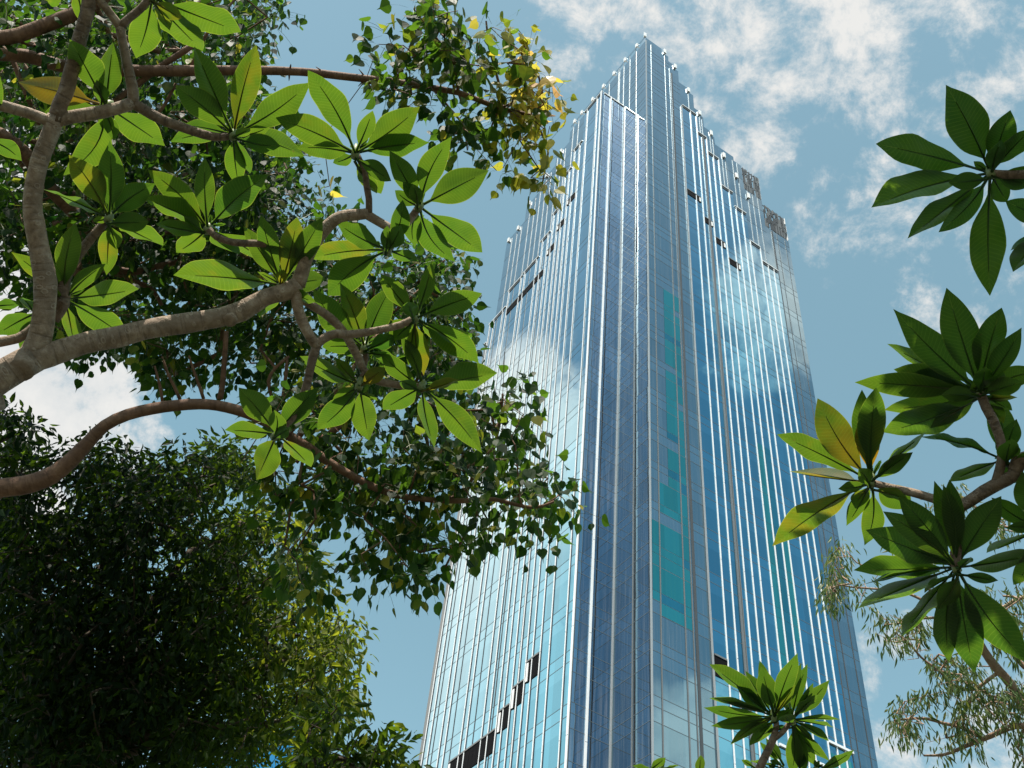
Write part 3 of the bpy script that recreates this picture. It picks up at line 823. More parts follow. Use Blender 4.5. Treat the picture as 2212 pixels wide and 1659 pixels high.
branch(fl, [(864,497),(858,516),(848,530),(838,540)], DL, [7.5,7,6.5,6.5], 'plum_bark_dark', seed=13)
branch(fl, [(662,533),(630,531),(598,528),(550,526),(505,524),(468,512),(450,494)], DL, [8.5,8,7.8,7.5,7.2,7,6.5], 'plum_bark_dark', seed=14)
branch(fl, [(640,622),(641,650),(646,676),(657,702),(669,726),(686,750)], DL, [12.5,12,11.5,11,11,11], Bk, seed=15)
branch(fl, [(684,746),(697,733),(724,721),(750,723),(790,718),(826,711),(865,702),(896,687)], DL, [10,10,10,9.5,8.5,8,7.8,7.5], Bk, seed=16)
branch(fl, [(685,745),(678,765),(671,792),(664,825),(657,850),(646,878),(630,905),(598,938)], DL, [9.5,9.5,9.2,9,9,8.5,7.5,6], 'plum_bark_dark', seed=17)
branch(fl, [(648,636),(658,650),(699,676),(722,695),(740,714),(760,747),(775,775),(786,800),(812,821),(838,828),(880,834),(911,835)], DL+.12, [9.5,9.5,9,9,9,9,8.8,8.6,8.5,8.4,8,7.5], Bk, seed=18)
branch(fl, [(782,795),(790,780),(788,752)], DL+.15, [6.5,6,6], 'plum_bark_dark', seed=19)
branch(fl, [(787,803),(780,818),(775,832)], DL+.1, [6,5.5,5.5], 'plum_bark_dark', seed=20)
branch(fl, [(618,630),(612,622),(608,615)], DL, [9,7,6], 'plum_bark_dark', seed=21)
branch(fl, [(112,690),(132,655),(135,622),(141,600),(160,565),(190,524),(212,497),(235,470)], DL+.1, [15,17,16,12,10,9.5,9,8.5], 'plum_bark_dark', seed=22)
branch(fl, [(135,655),(138,650),(140,646)], DL+.05, [9,8,7], 'plum_bark_dark', seed=23)
branch(fl, [(-30,741),(0,739),(38,731),(60,718),(80,700)], DL+.05, [10,10,9.5,9,9], Bk, seed=24)
branch(fl, [(236,240),(231,234),(229,229)], DL, [8,7,6], Bk, seed=25)
LR = [
 ('1',1995,1150,0,[(2195,380,230,.62),('2',670,690,250),(1650,405,270),(1510,715,200),(1490,1180,170),('2',605,1280,190),('2',355,1085,105),(2050,1600,165,.42),(2140,1470,130),(1560,1075,110,.3)],.42),
 ('2',1070,1310,0,[(668,590,260,.38),(400,985,200,.5),(572,1260,190),(885,1385,110),(1215,930,150,.48),(1630,920,270,.5),(1695,1195,200,.33),(1290,1615,200,.5)],.42),
 ('6',1620,290,0,[(1355,-175,190,.42),(1895,-315,230,.42),(2215,-10,270,.42),(1415,150,130,.36),(2155,700,210,.38),(1925,795,200,.3),(1575,655,165,.36)],.4),
 ('6',1350,660,0,[(1480,225,165,.2),(890,420,215,.35),(715,680,195,.6),(855,1010,265,.38),(1590,745,190,.3)],.38),
 ('6',1585,1245,0,[(1300,850,190,.48),(1720,760,130,.48),(2145,1010,240,.4),(1370,1395,200,.5),(2130,1560,200,.35),(1940,1550,165,.55),(1665,1690,205,.66),(1530,1640,120,.4)],.45),
 ('6',1150,1500,.15,[(725,985,230,.38),(960,930,190,.55),(1400,960,240,.3),(1335,1385,130,.3),(800,1470,160,.38),(980,1560,120,.3)],.36),
 ('10',1640,110,.1,[(2275,-30,200,.42),(2140,640,215,.45),(1760,600,190,.45),(1310,295,195,.42),(1310,-190,185,.42),(1480,-330,115,.4)],.42),
 ('10',1105,95,.08,[(590,-145,195,.48),(745,480,230,.36),(870,230,105,.45),(1185,540,220,.48),(890,-140,125,.55)],.45),
 ('10',400,515,0,[(90,105,220,.42),(-41,470,205,.46),(225,880,230,.55),(700,770,170,.55),(742,100,215,.32)],.46),
 ('6',440,960,.03,[(-446,800,230,.52),(245,840,70,.5),(290,340,170,.35),(105,465,155,.5),(580,375,205,.6),(800,350,200,.36),(820,920,145,.42),(250,1250,185,.45)],.46),
 ('5',1775,480,.05,[(1260,-20,200,.55),(1225,175,215,.46),(1750,-125,160,.4),(2290,0,275,.25),(1500,695,210,.5),(2045,715,185,.36),(2300,760,150,.46)],.44),
 ('5',930,385,.05,[(385,105,215,.46),(610,-175,200,.62),(955,-285,205,.3),(1330,90,205,.25),(1390,610,195,.44),(920,860,165,.56),(795,415,105,.44)],.44),
 ('5',555,1080,.1,[(640,440,195,.46),(900,765,130,.4),(1190,1000,185,.46),(1090,1370,185,.4),(660,1475,160,.55),(115,660,125,.6),(400,700,85,.4)],.44),
 ('1',905,905,.06,[(610,320,240,.42),(995,350,200,.36),(165,695,205,.85),(370,975,160,.4),(560,1450,230,.5),(1400,1190,220,.44),(885,1085,105,.44)],.44),
 ('1',1300,-20,0,[(1180,480,235,.48),(1735,405,235,.5),(2055,255,265,.44),(900,-260,220),(1700,-380,240),(1250,-470,230)],.46),
 ('1',640,-90,.1,[(690,140,125,.5),(300,-200,180),(900,-330,180),(520,-420,170)],.46),
 ('5',-120,1150,.02,[(180,1120,165,.3),(-100,700,180),(-420,1000,190),(-400,1380,190)],.32),
 ('5',330,1190,.1,[(-20,1365,170,.34),(200,1560,150,.3)],.32),
 ('1',-170,1180,.05,[(170,1345,140,.35),(20,620,150,.4),(-500,1000,190),(-450,1450,190),(-150,1700,170)],.36),
]
for k, (t, x, y, ddp, lv, t0) in enumerate(LR): rosette(fl, t, x, y, DL+ddp, lv, 100+k, t0)

# ------------------------------------------------------------------ frangipani on the right
DR = 4.6
fr = empty('frangipani_tree', (0, 0, 0), 'frangipani with dark shaded leaves on brown branches at the right edge', 'tree', 'frangipani trees')
tk = MB()
q, r_ = spline([(3.6,2.6,-0.1),(3.55,2.6,1.0),(3.3,2.75,2.4),at(2330,1080,DR),at(2260,1000,DR),at(2225,990,DR)], [.11,.10,.085,.045,.036,.034], .05)
tk.tube(q, r_, 14, True, .06, 5); tk.build('trunk', M[Bk], fr, smooth=True)
branch(fr, [(2235,990),(2205,994),(2195,1010),(2188,1028),(2160,1042),(2125,1062),(2095,1082),(2068,1098)], DR, [17,15,14,13,13,13,12.5,12], 'plum_bark_dark', seed=31)
branch(fr, [(2072,1096),(2040,1085),(2005,1074),(1970,1064),(1925,1054),(1884,1043)], DR, [10,9.5,9,8.5,8,7.5], Bk, seed=32)
branch(fr, [(2070,1096),(2072,1130),(2068,1165),(2066,1200),(2065,1225)], DR, [12,11.5,11.5,11,10], 'plum_bark_dark', seed=33)
branch(fr, [(2150,1046),(2160,1012),(2165,975),(2158,940),(2146,910),(2130,880),(2118,848)], DR, [9.5,9.5,9,9,9.5,9.5,9], 'plum_bark_dark', seed=34)
branch(fr, [(2260,376),(2200,377),(2165,377),(2140,374)], DR, [9,8.5,8.5,8], 'plum_bark_dark', seed=35)
q, r_ = spline([at(2330,1080,DR), at(2420,800,DR), at(2400,560,DR), at(2320,400,DR), at(2258,376,DR)], [.045,.032,.026,.02,.0172], .05)
mb = MB(); mb.tube(q, r_, 12, True, .05, 6); mb.build('branch', M['plum_bark_dark'], fr, smooth=True)
RR = [
 ('R1',1990,1145,0,[(1245,945,215,.3),(1668,555,260,.25),(2110,725,170,.22),(2255,830,190,.22),(1212,1335,205,.42),(1442,1565,150,.3),(1660,1500,115,.22),(1963,1915,200,.36),(2090,1330,130,.25),(1880,1065,45,.3)],.26),
 ('tM',2460,390,.05,[(2075,210,150,.2),('tM',2120,535,160,.25),(2120,680,150,.25),(2500,800,190),(2800,300,190),(2600,0,190)],.24),
 ('tM',1890,1590,0,[(1650,830,240,.34),(1258,998,215,.36),(1197,1262,125,.45),(1012,1465,150,.46),(1272,1420,175,.5),(1380,1470,185,.42),(2040,970,185,.35),(2200,1135,150,.3),(2330,1420,130,.4),(2110,1700,110,.4)],.38),
 ('tR2',1900,165,.06,[(1225,225,140,.5),(1180,445,205,.42),(1535,380,110,.55),(2105,595,175,.2,1955,90)],.4),
 ('tR2',2060,620,.03,[(1475,410,205,.2),(1670,740,135,.38),(2160,330,150,.22),(2150,800,120,.3)],.25),
 ('tR2',1105,780,0,[(445,410,175,.5),(720,178,235,.66),(1130,160,180,.93),(1125,75,190,.36),(1042,120,90,.3),(520,735,155,.72),(385,1195,190,.62),(920,1080,110,.42),(1060,1275,155,.46),(1400,560,140,.42),(1480,400,130,.38),(1380,960,190,.4)],.5),
 ('tR2',1720,1400,0,[(1045,1150,175,.3),(990,1375,155,.34),(1065,1460,75,.4),(1005,1640,215,.42),(1190,1000,155,.42),(1310,880,170,.3),(1555,770,140,.42),(1625,790,110,.38),(1660,750,120,.28),(2060,900,200,.34),(2300,1330,190,.25),('tR',1390,765,175,.34),('tR',1710,945,155,.33),('tR',1875,1010,205,.26),('tR',2215,920,225,.3),(1440,1260,110,.3)],.33),
 ('tR2',2330,1120,.04,[(1945,1310,150,.3),(1970,905,175,.34),(2150,1560,120,.4),(2200,700,180),(2700,900,190),(2650,1400,190)],.32),
]
RC = [rosette(fr, t, x, y, DR+ddp, lv, 300+k, t0, extra=4) for k, (t, x, y, ddp, lv, t0) in enumerate(RR)]
# unseen boughs and leaves added above and to the right to shade this tree
rr = np.random.default_rng(11)
cb, tb = MB(), MB()
cnt = 0
cents = []
for _ in range(4000):
    c0 = RC[rr.integers(0, len(RC))]
    P = c0 + SUN*rr.uniform(1.0, 4.2) + rr.normal(0, .42, 3)
    x, y = proj(P)
    if (P-EYE)@CF > 0.3 and -380 < x < 2560 and -330 < y < 2000 and not (y < -330 or x > 2560): continue
    dl = P-RC[5]
    if np.linalg.norm(dl-SUN*(dl@SUN)) < 0.36: continue
    if P[2] < 4 or (cents and min(np.linalg.norm(P-c) for c in cents) < 0.30): continue
    cents.append(P)
    if len(cents) >= 70: break
def inframe(Q):
    for P in Q:
        x, y = proj(P)
        if (P-EYE)@CF > 0 and -20 < x < 2232 and -20 < y < 1680: return True
    return False
tb_root = at(2330, 1080, DR)
hub = np.array([3.4, 1.6, 7.5])
q, r_ = spline([tb_root, np.array([3.6, 2.2, 5.2]), hub], [.045,.04,.03], .1)
tb.tube(q, r_, 10, True, .05, 9)
for P in cents:
    q, r_ = spline([hub, hub*.5+P*.5+np.array([.25,-.1,.1]), P], [.02,.015,.012], .1)
    if not inframe(q): tb.tube(q, r_, 8, True, .05, 9)
    for k in range(9):
        az = k*2.4+rr.uniform(-.3,.3); el = rr.uniform(.1,.55); L = rr.uniform(.22,.33)
        v = np.array([math.cos(az)*math.cos(el), math.sin(az)*math.cos(el), math.sin(el)])*L
        lm = leaf_mesh(P, P+v, 50, 4.5, rr, float(np.clip(rr.normal(.38,.08),0,1)), None, None, 0)
        cb.add(np.concatenate(lm.v), lm.f, np.concatenate(lm.uv), np.concatenate(lm.t))
if cents:
    cb.build('added_shade_crown', M['plum_leaf'], fr, smooth=True); tb.build('added_shade_boughs', M['plum_bark_dark'], fr, smooth=True)

# ------------------------------------------------------------------ small frangipani at the bottom, in front of the tower
DS = 5.6
fs = empty('frangipani_tree', (0, 0, 0), 'small frangipani with a fan of bright green leaves in front of the tower foot', 'tree', 'frangipani trees')
sb_ = at(1640, 1668, DS)
q, r_ = spline([(sb_[0]-.1, sb_[1]+.1, -0.1), (sb_[0]-.1, sb_[1]+.05, 1.2), (sb_[0]-.12, sb_[1], sb_[2]-.9), sb_], [.07,.06,.035,.020], .05)
mb = MB(); mb.tube(q, r_, 12, True, .05, 7); mb.build('trunk', M['plum_bark_dark'], fs, smooth=True)
branch(fs, [(660,1560),(700,1440),(760,1310),(815,1195),(855,1100),(890,990),(905,900),(890,810)], DS, [9,8.5,8,7.8,7.5,6.5,6,6], 'plum_bark_dark', 'r8', seed=41)
branch(fs, [(860,1100),(930,1040),(990,985),(1050,910),(1095,845)], DS, [5.5,5.5,5.5,5.2,5], 'plum_bark_dark', 'r8', seed=42)
branch(fs, [(690,1600),(900,1560),(1150,1540),(1400,1530)], DS+.2, [6,6,5,5], 'plum_bark_dark', 'r8', seed=43)
branch(fs, [(650,1580),(400,1600),(150,1640),(-300,1640),(-560,1660)], DS+.2, [6,6,5,5,5], 'plum_bark_dark', 'r8', seed=44)
SR = [
 ('r8',880,800,0,[(85,110,190,.36),(365,400,200,.4),(485,240,130,.36),(705,145,235,.35),(1150,-60,205,.36),(690,85,95,.33),(1205,110,150,.33),(90,490,120,.4),(0,650,120,.34),(80,935,95,.5),(325,1085,110,.55),(410,1040,95,.4),(560,1135,180,.42),(270,600,70,.45),(950,720,160,.35),(1140,385,70,.6)],.36),
 ('r8',1095,840,.05,[(1265,100,165,.32),(1580,340,190,.4),(1430,545,130,.38),(1620,925,150,.38),(1700,820,75,.4),(1560,1060,120,.36),(1580,1340,110,.4),(1405,1460,150,.46),(1090,1560,200,.42),(1375,1110,55,.42),(1360,360,130,.3),(1240,1480,120,.36)],.37),
 ('r8',1400,1500,.2,[(1870,1185,150,.4),(1730,1600,120),(1250,1640,120)],.4),
 ('r8',840,1530,.25,[(470,1330,95,.42,640,1450),(585,1325,90,.42,960,1440),(700,1120,100,.38,960,1400),(780,1060,110,.36,1000,1420),(820,1350,80,.4,1000,1440),(1240,1240,140,.34,1190,1500)],.4),
 ('r8',-560,1570,.2,[(-490,1300,110,.4,-700,1480),(-45,1290,180,.46,-60,1560),(-330,1400,80,.4,-520,1450),(-900,1400,120)],.42),
]
for k, (t, x, y, ddp, lv, t0) in enumerate(SR): rosette(fs, t, x, y, DS+ddp, lv, 400+k, t0, elev=(0, 30))
# ================================================================== trees made of twigs and many small leaves
def inpoly(x, y, P):
    c = False; j = len(P)-1
    for i in range(len(P)):
        xi, yi = P[i]; xj, yj = P[j]
        if (yi > y) != (yj > y) and x < (xj-xi)*(y-yi)/(yj-yi)+xi: c = not c
        j = i
    return c
def sample(poly, n, rr, gate=0.0, gs=70.0, sd=0.0):
    """random picture positions inside an outline, thinned by a noise so that gaps stay open"""
    xs = [p[0] for p in poly]; ys = [p[1] for p in poly]
    out = []; tries = 0
    while len(out) < n and tries < n*60:
        tries += 1
        x, y = rr.uniform(min(xs), max(xs)), rr.uniform(min(ys), max(ys))
        if not inpoly(x, y, poly): continue
        if gate and mnoise.noise(Vector((x/gs, y/gs, sd))) + 0.5*mnoise.noise(Vector((x/gs*2.3, y/gs*2.3, sd+5))) < gate-0.5 + rr.uniform(-.12,.12): continue
        out.append((x, y))
    return out
def grow(nodes, targets, rr, seglen=0.5, sag=0.0, rtip=0.003, rmax=0.03):
    """joins every target to the nearest wood already there; returns twig polylines and radii"""
    nodes = [np.asarray(p) for p in nodes]
    N = np.array(nodes); par = [-1]*len(N); cnt = np.zeros(len(N)+len(targets)*8)
    T = sorted(targets, key=lambda p: np.min(np.linalg.norm(N-p, axis=1)))
    pts = list(N); lines = []
    arr = np.zeros((len(N)+len(T)*8, 3)); arr[:len(N)] = N; k = len(N)
    parent = np.full(len(arr), -1)
    for t in T:
        d = np.linalg.norm(arr[:k]-t, axis=1); i = int(np.argmin(d))
        m = max(1, min(6, int(d[i]/seglen)))
        prev = i; p0 = arr[i].copy(); ids = [i]
        side = rr.normal(0, .10, 3)*d[i]
        for s in range(1, m+1):
            u = s/m
            p = p0*(1-u)+t*u + side*math.sin(math.pi*u) + np.array([0,0,sag*d[i]*math.sin(math.pi*u)])
            arr[k] = p; parent[k] = prev; prev = k; ids.append(k); k += 1
        lines.append(ids)
    w = np.zeros(k)
    for ids in lines: w[ids[-1]] += 1
    for i in range(k-1, -1, -1):
        if parent[i] >= 0: w[parent[i]] += w[i]
    rad = np.minimum(rtip*np.sqrt(np.maximum(w, 1)), rmax)
    return arr[:k], lines, rad
def twigs_mesh(mb, arr, lines, rad, n=4):
    for ids in lines:
        P = arr[ids]; r = rad[ids].copy(); r[0] = r[1] if len(r) > 1 else r[0]
        mb.tube(P, r, n, False)
def frames(N, along, normal):
    """columns across, along, normal"""
    a = along/np.linalg.norm(along, axis=1)[:, None]
    n = normal - a*np.sum(normal*a, axis=1)[:, None]
    n /= np.linalg.norm(n, axis=1)[:, None] + 1e-9
    return np.stack([np.cross(a, n), a, n], axis=2)
# leaf outlines: x across, y along, z out of the blade
HEART_V = np.array([(0,0,0),(-.16,-.07,.02),(-.40,.06,.07),(-.50,.28,.10),(-.40,.52,.08),(-.20,.74,.03),(-.05,.90,0),(0,1.28,-.10),(.05,.90,0),(.20,.74,.03),(.40,.52,.08),(.50,.28,.10),(.40,.06,.07),(.16,-.07,.02),(0,.28,-.02),(0,.60,-.03)])
HEART_F = [(0,14,2,1),(2,14,3),(3,14,15,4),(4,15,5),(5,15,6),(6,15,8,7),(8,15,9),(9,15,10),(10,15,14,11),(11,14,12),(12,14,0,13)]
HEART_UV = np.c_[HEART_V[:,0]+.5, HEART_V[:,1]/1.28]
LENS_V = np.array([(0,0,0),(-.5,.38,.10),(-.36,.72,.04),(0,1.05,-.10),(.36,.72,.04),(.5,.38,.10),(0,.38,-.02),(0,.72,-.03)])
LENS_F = [(0,6,1),(1,6,7,2),(2,7,3),(3,7,4),(4,7,6,5),(5,6,0)]
LENS_UV = np.c_[LENS_V[:,0]+.5, LENS_V[:,1]]
BLADE_V = np.array([(0,0,0),(-.5,.3,.05),(-.38,.62,.0),(.05,1.05,-.16),(.40,.62,.02),(.5,.3,.05),(0.03,.45,-.04)])
BLADE_F = [(0,6,1),(1,6,2),(2,6,3),(3,6,4),(4,6,5),(5,6,0)]
BLADE_UV = np.c_[BLADE_V[:,0]+.5, BLADE_V[:,1]]

def add_leaves(mb, centres, per, spread, size, ratio, tmpl, rr, hang=0.8, tint=(0.35, 0.2), out=0.6, petiole=0.0, pet_mb=None, tintf=None, flat=0.0):
    V, F, UV = tmpl
    C = np.repeat(np.asarray(centres), per, axis=0)
    N = len(C)
    g = rr.normal(0, 1, (N, 3)); g /= np.linalg.norm(g, axis=1)[:, None]
    O = C + g*(spread*rr.uniform(0.15, 1, (N, 1))**0.7)
    along = g*out + np.array([0, 0, -hang]) + rr.normal(0, .35, (N, 3))
    nrm = rr.normal(0, 1, (N, 3)) + np.array([0, 0, flat])
    L = size*rr.uniform(0.65, 1.2, N)
    S = np.stack([L*ratio*rr.uniform(.85, 1.12, N), L, L*rr.uniform(.3, 1.3, N)], axis=1)
    t = np.clip(rr.normal(tint[0], tint[1], N), 0, 1)
    if tintf is not None: t = np.clip(t + tintf(O), 0, 1)
    Fr = frames(N, along, nrm)
    mb.leaves(V, F, UV, O, Fr, S, t)
    if petiole and pet_mb is not None:
        P0 = C + (O-C)*0.25; up = np.array([0, 0, petiole])
        w = 0.0009*np.ones(3)
        sd = np.cross(O-P0, rr.normal(0, 1, (N, 3))); sd /= np.linalg.norm(sd, axis=1)[:, None]+1e-9
        sd *= 0.0011
        base = pet_mb.n
        Q = np.stack([P0-sd, P0+sd, (P0+O)/2+up*.5+sd, (P0+O)/2+up*.5-sd, O+sd, O-sd], axis=1)
        pet_mb.v.append(Q.reshape(-1, 3)); pet_mb.uv.append(np.zeros((N*6, 2))); pet_mb.t.append(np.full(N*6, .3))
        for i in range(N):
            b = base+i*6
            pet_mb.f += [(b,b+1,b+2,b+3),(b+3,b+2,b+4,b+5)]
        pet_mb.m += [0]*(2*N); pet_mb.n += N*6
    return N

# ------------------------------------------------------------------ fig tree (heart-shaped leaves), behind the frangipani
DF = 8.6
fg = empty('fig_tree', (0, 0, 0), 'sacred fig with small heart-shaped leaves and long reddish branches, yellowing at its tip', 'tree')
rr = np.random.default_rng(21)
FB = []
def fb(pts, radii, dd=None, seed=0, n=12):
    Q, q = branch(fg, pts, DF, radii, 'fig_bark', dd=dd, seed=seed, n=n, bump=.05)
    FB.append(Q[::3]); return Q
# trunk outside the left edge
tr_top = at(-330, 700, 9.0)
mb = MB()
q, r_ = spline([(-6.4,5.4,-0.1),(-6.3,5.45,1.5),(-6.1,5.6,3.6),tr_top], [.34,.27,.22,.16], .15)
mb.tube(q, r_, 18, True, .07, 4)
for tgt, rd in ((at(-20, 118, 8.9), .055), (at(-20, 85, 8.9), .055), (at(-15, 285, 9.3), .058), (at(-12, 1060, 8.3), .075)):
    q, r_ = spline([tr_top-np.array([0,0,.3]), tr_top*.55+tgt*.45+np.array([0,0,.15]), tgt], [.11, rd*1.3, rd], .12)
    mb.tube(q, r_, 14, True, .05, 4)
mb.build('trunk', M['fig_bark'], fg, smooth=True)
fb([(-20,118),(0,116),(60,122),(141,144),(220,151),(290,153),(400,153),(518,152),(600,153),(674,157),(760,167),(851,177),(920,188),(990,200),(1056,225),(1100,238),(1135,246),(1176,258)], [15,14,13,12.5,12,11.5,11,9.5,9,8.5,8,7.5,7,6.3,5.5,4.8,4,3], dd=list(np.linspace(8.9,7.9,18)), seed=51)
fb([(-20,86),(0,83),(40,76),(76,63),(120,46),(162,30),(205,8),(240,-20)], [15,14.5,14,14,14,14,13,12], seed=52)
fb([(-20,284),(0,291),(51,329),(80,368),(106,404),(140,440),(177,479),(192,524),(210,562),(225,590)], [14,14,14,14,14,13.5,13,12.5,11,10], dd=[9.3]*10, seed=53)
fb([(204,512),(240,510),(278,517),(315,512),(354,507),(385,498),(417,494)], [9,8,7.5,6.5,6.5,6,5.5], dd=[9.3]*7, seed=54, n=8)
fb([(216,570),(250,582),(291,588),(330,578),(354,572),(400,565),(470,560)], [9,8,7,6.5,6,5,4], dd=[9.3]*7, seed=55, n=8)
fb([(238,584),(270,600),(300,612),(329,625),(350,660)], [7,6.5,6,5,4], dd=[9.3]*5, seed=56, n=8)
fb([(-12,1061),(0,1055),(40,1050),(76,1042),(114,1026),(140,1006),(164,984),(195,951),(227,919),(275,896),(329,883),(380,876),(430,873),(470,876),(505,884),(535,893),(560,904),(594,922),(623,940),(650,957),(674,972),(710,998),(750,1022),(790,1044),(826,1060),(865,1071),(901,1077),(950,1081),(1002,1082),(1036,1079),(1070,1079),(1110,1089),(1146,1096),(1175,1092),(1197,1083)],
   [20,19,19,18.5,18,17,15.5,13.5,12.5,12,12,11.8,11.5,11.5,11.5,11.5,11.5,11,10.8,10.5,10,9.3,8.6,8,7.5,7,6.6,6.2,5.8,5.2,4.8,4.2,3.8,3,2.5], dd=list(np.linspace(8.3,7.7,35)), seed=57)
for pts, rd in ([(674,958),(702,944),(735,920),(760,893),(785,872),(800,850)],[8,7.5,7,6.5,6,5]), ([(646,942),(680,900),(714,861),(735,832),(755,807),(780,770),(800,735)],[7,6.5,6.5,6,5.5,5,4]), \
    ([(600,910),(588,860),(580,823),(595,795),(625,770)],[5,4.5,4,3.5,3]), ([(608,886),(613,845),(618,807),(620,770)],[4.5,4,4,3]), ([(351,868),(347,842),(343,823),(334,790)],[3.5,3,3,2]), \
    ([(389,863),(375,832),(363,808),(350,770)],[3.6,3.4,3.2,2]), ([(440,862),(430,832),(421,808),(408,768)],[3.6,3.4,3,2]), ([(475,863),(480,835),(483,805),(486,760),(489,715)],[6.5,6,5.5,5.5,5]), \
    ([(996,1073),(1030,1018),(1065,964),(1076,930),(1084,885),(1086,850)],[4.2,4,4,3.5,3,2.5]), ([(1039,1098),(1015,1136),(994,1174),(975,1200),(962,1225)],[3.2,3,3,2.6,2.2]), \
    ([(715,952),(745,985),(757,1005),(775,1060),(790,1110)],[4,3.5,3.2,2.5,2]), ([(640,1000),(655,985),(645,1040),(630,1090),(615,1180)],[4,4,4,3.2,2]), \
    ([(858,175),(880,120),(901,71),(922,32),(945,-8)],[5,4.5,4.2,4,3.8]), ([(982,198),(975,150),(972,119),(974,90),(977,60)],[3.2,3,3,2.6,2]), ([(1092,236),(1075,170),(1060,114),(1054,80),(1050,45)],[3.2,3,3,2.5,2]), \
    ([(1176,240),(1172,205),(1168,182),(1160,155),(1146,131),(1134,100),(1130,82)],[3,2.6,2.4,2.2,2.2,2,1.8]), ([(1152,252),(1168,285),(1181,311),(1184,330),(1180,352),(1172,395)],[2.8,2.6,2.4,2.2,2,1.6]), \
    ([(937,192),(960,220),(975,238),(992,258),(1003,278),(1010,325)],[2.8,2.6,2.4,2.4,2.2,1.8]), ([(931,188),(929,160),(925,135),(905,100)],[2.4,2.2,2,1.6]), ([(414,99),(380,122),(349,142),(298,182),(262,208),(238,230)],[6.5,6.5,6.5,6,6,6]), ([(460,55),(440,85),(420,130),(414,142)],[3,3.5,4,4]), \
    ([(380,180),(365,210),(350,235),(340,245)],[3,3.5,3.5,3]):
    fb(pts, rd, seed=60, n=8)
stub = MB()
Q0 = FB[0]
for k in range(34):
    i = int(rr.uniform(.3, .97)*(len(Q0)-1)); g = rr.normal(0, 1, 3); g /= np.linalg.norm(g)
    stub.tube([Q0[i], Q0[i]+g*.045, Q0[i]+g*rr.uniform(.055, .09)+np.array([0,0,-.01])], [.009,.006,.002], 5)
stub.build('branch_stubs', M['fig_bark'], fg)
nodes = np.concatenate(FB)
P1 = [(-20,-20),(635,-20),(600,50),(575,95),(560,150),(560,250),(600,300),(640,370),(648,455),(690,425),(735,470),(800,500),(900,520),(975,545),(1000,640),(1012,700),(1000,790),(960,880),(860,860),(760,850),(660,800),(560,800),(470,800),(330,830),(300,775),(150,760),(60,700),(0,700),(-20,690)]
P1C = [(70,280),(0,290),(-5,700),(60,700),(90,560)]            # an opening on the cloud
P2 = [(560,880),(690,800),(800,800),(900,850),(960,890),(1010,870),(1040,830),(1090,818),(1135,860),(1148,930),(1130,990),(1180,1030),(1225,1055),(1238,1110),(1225,1175),(1150,1180),(1080,1165),(1000,1170),(990,1240),(900,1262),(800,1262),(752,1230),(770,1180),(770,1120),(690,1090),(680,1180),(690,1300),(655,1280),(600,1160),(565,1060),(590,1000),(660,990),(600,930)]
P3 = [(760,95),(800,55),(840,60),(868,-10),(1015,-10),(1040,45),(1115,65),(1140,110),(1160,180),(1196,200),(1200,262),(1185,330),(1212,372),(1180,430),(1130,420),(1062,375),(1070,310),(1040,250),(1020,330),(985,320),(960,260),(870,235),(820,230),(840,170),(770,135)]
def pts3(poly, n, d0, d1, gate, sd, gs=70, excl=None):
    o = []
    for x, y in sample(poly, n, rr, gate, gs, sd):
        if excl and inpoly(x, y, excl): continue
        o.append(at(x, y, rr.uniform(d0, d1)))
    return o
T1 = pts3(P1, 640, 8.6, 12.6, .36, 1.0, 75, P1C) + pts3([(0,290),(70,290),(80,560),(40,690),(0,690)], 12, 9, 10.5, 0, 4)
T2 = pts3(P2, 250, 7.6, 9.4, .42, 2.0, 60)
T3 = pts3(P3, 105, 7.6, 8.6, .40, 3.0, 45)
P1U = [(-120,-330),(420,-330),(520,-60),(560,200),(600,420),(560,640),(300,700),(60,640),(-120,300)]
T1B = pts3(P1U, 420, 12.5, 16.5, .30, 6.0, 90, P1C)
arr, lines, rad = grow(nodes, T1+T2+T3+T1B, rr, .35, .03, .0028, .022)
tw, pt = MB(), MB()
twigs_mesh(tw, arr, lines, rad, 5)
def ends(T): return np.array(T)
lv = MB()
def yellowing(O):
    """the outer end of the top bough has turned yellow"""
    x = np.array([proj(p)[0] for p in O]); y = np.array([proj(p)[1] for p in O])
    return np.where(y < 460, np.clip((x-1000)/520, 0, .34), 0)
HT = (HEART_V, HEART_F, HEART_UV)
add_leaves(lv, ends(T1), 25, .32, .088, .92, HT, rr, 1.0, (.30,.17), .55, .03, pt, None, .5)
add_leaves(lv, ends(T1B), 18, .42, .115, .92, HT, rr, 1.0, (.25,.15), .55, 0, None, None, .5)
add_leaves(lv, ends(T2), 10, .25, .094, .95, HT, rr, 1.1, (.40,.18), .55, .03, pt, None, .5)
add_leaves(lv, ends(T3), 8, .21, .096, .95, HT, rr, 1.0, (.46,.16), .55, .03, pt, yellowing, .4)
lv.build('foliage', M['fig_leaf'], fg)
yl = MB()
T4 = pts3([(1040,50),(1150,75),(1165,170),(1200,180),(1200,300),(1130,280),(1090,230),(1120,130)], 22, 7.75, 8.3, 0, 0)
T4 += [at(x, y, 7.9) for x, y in ((1150,195),(1165,210),(1175,225),(1160,235),(1140,215),(1180,240),(1172,195),(700,405),(712,402),(1120,65),(1060,60),(1140,90),(1125,275),(1140,140))]
add_leaves(yl, ends(T4), 2, .10, .100, .95, HT, rr, .8, (.55,.2), .6, .03, pt, None, .3)
T5 = [at(*p, 9.0) for p in sample(P1, 40, rr)] 
add_leaves(yl, ends(T5), 1, .2, .11, .95, HT, rr, .8, (.3,.2), .6, .03, pt)
a4, l4, r4 = grow(np.concatenate([nodes, arr[::2]]), T4, rr, .3, .02, .0025, .006)
twigs_mesh(tw, a4, l4, r4, 4)
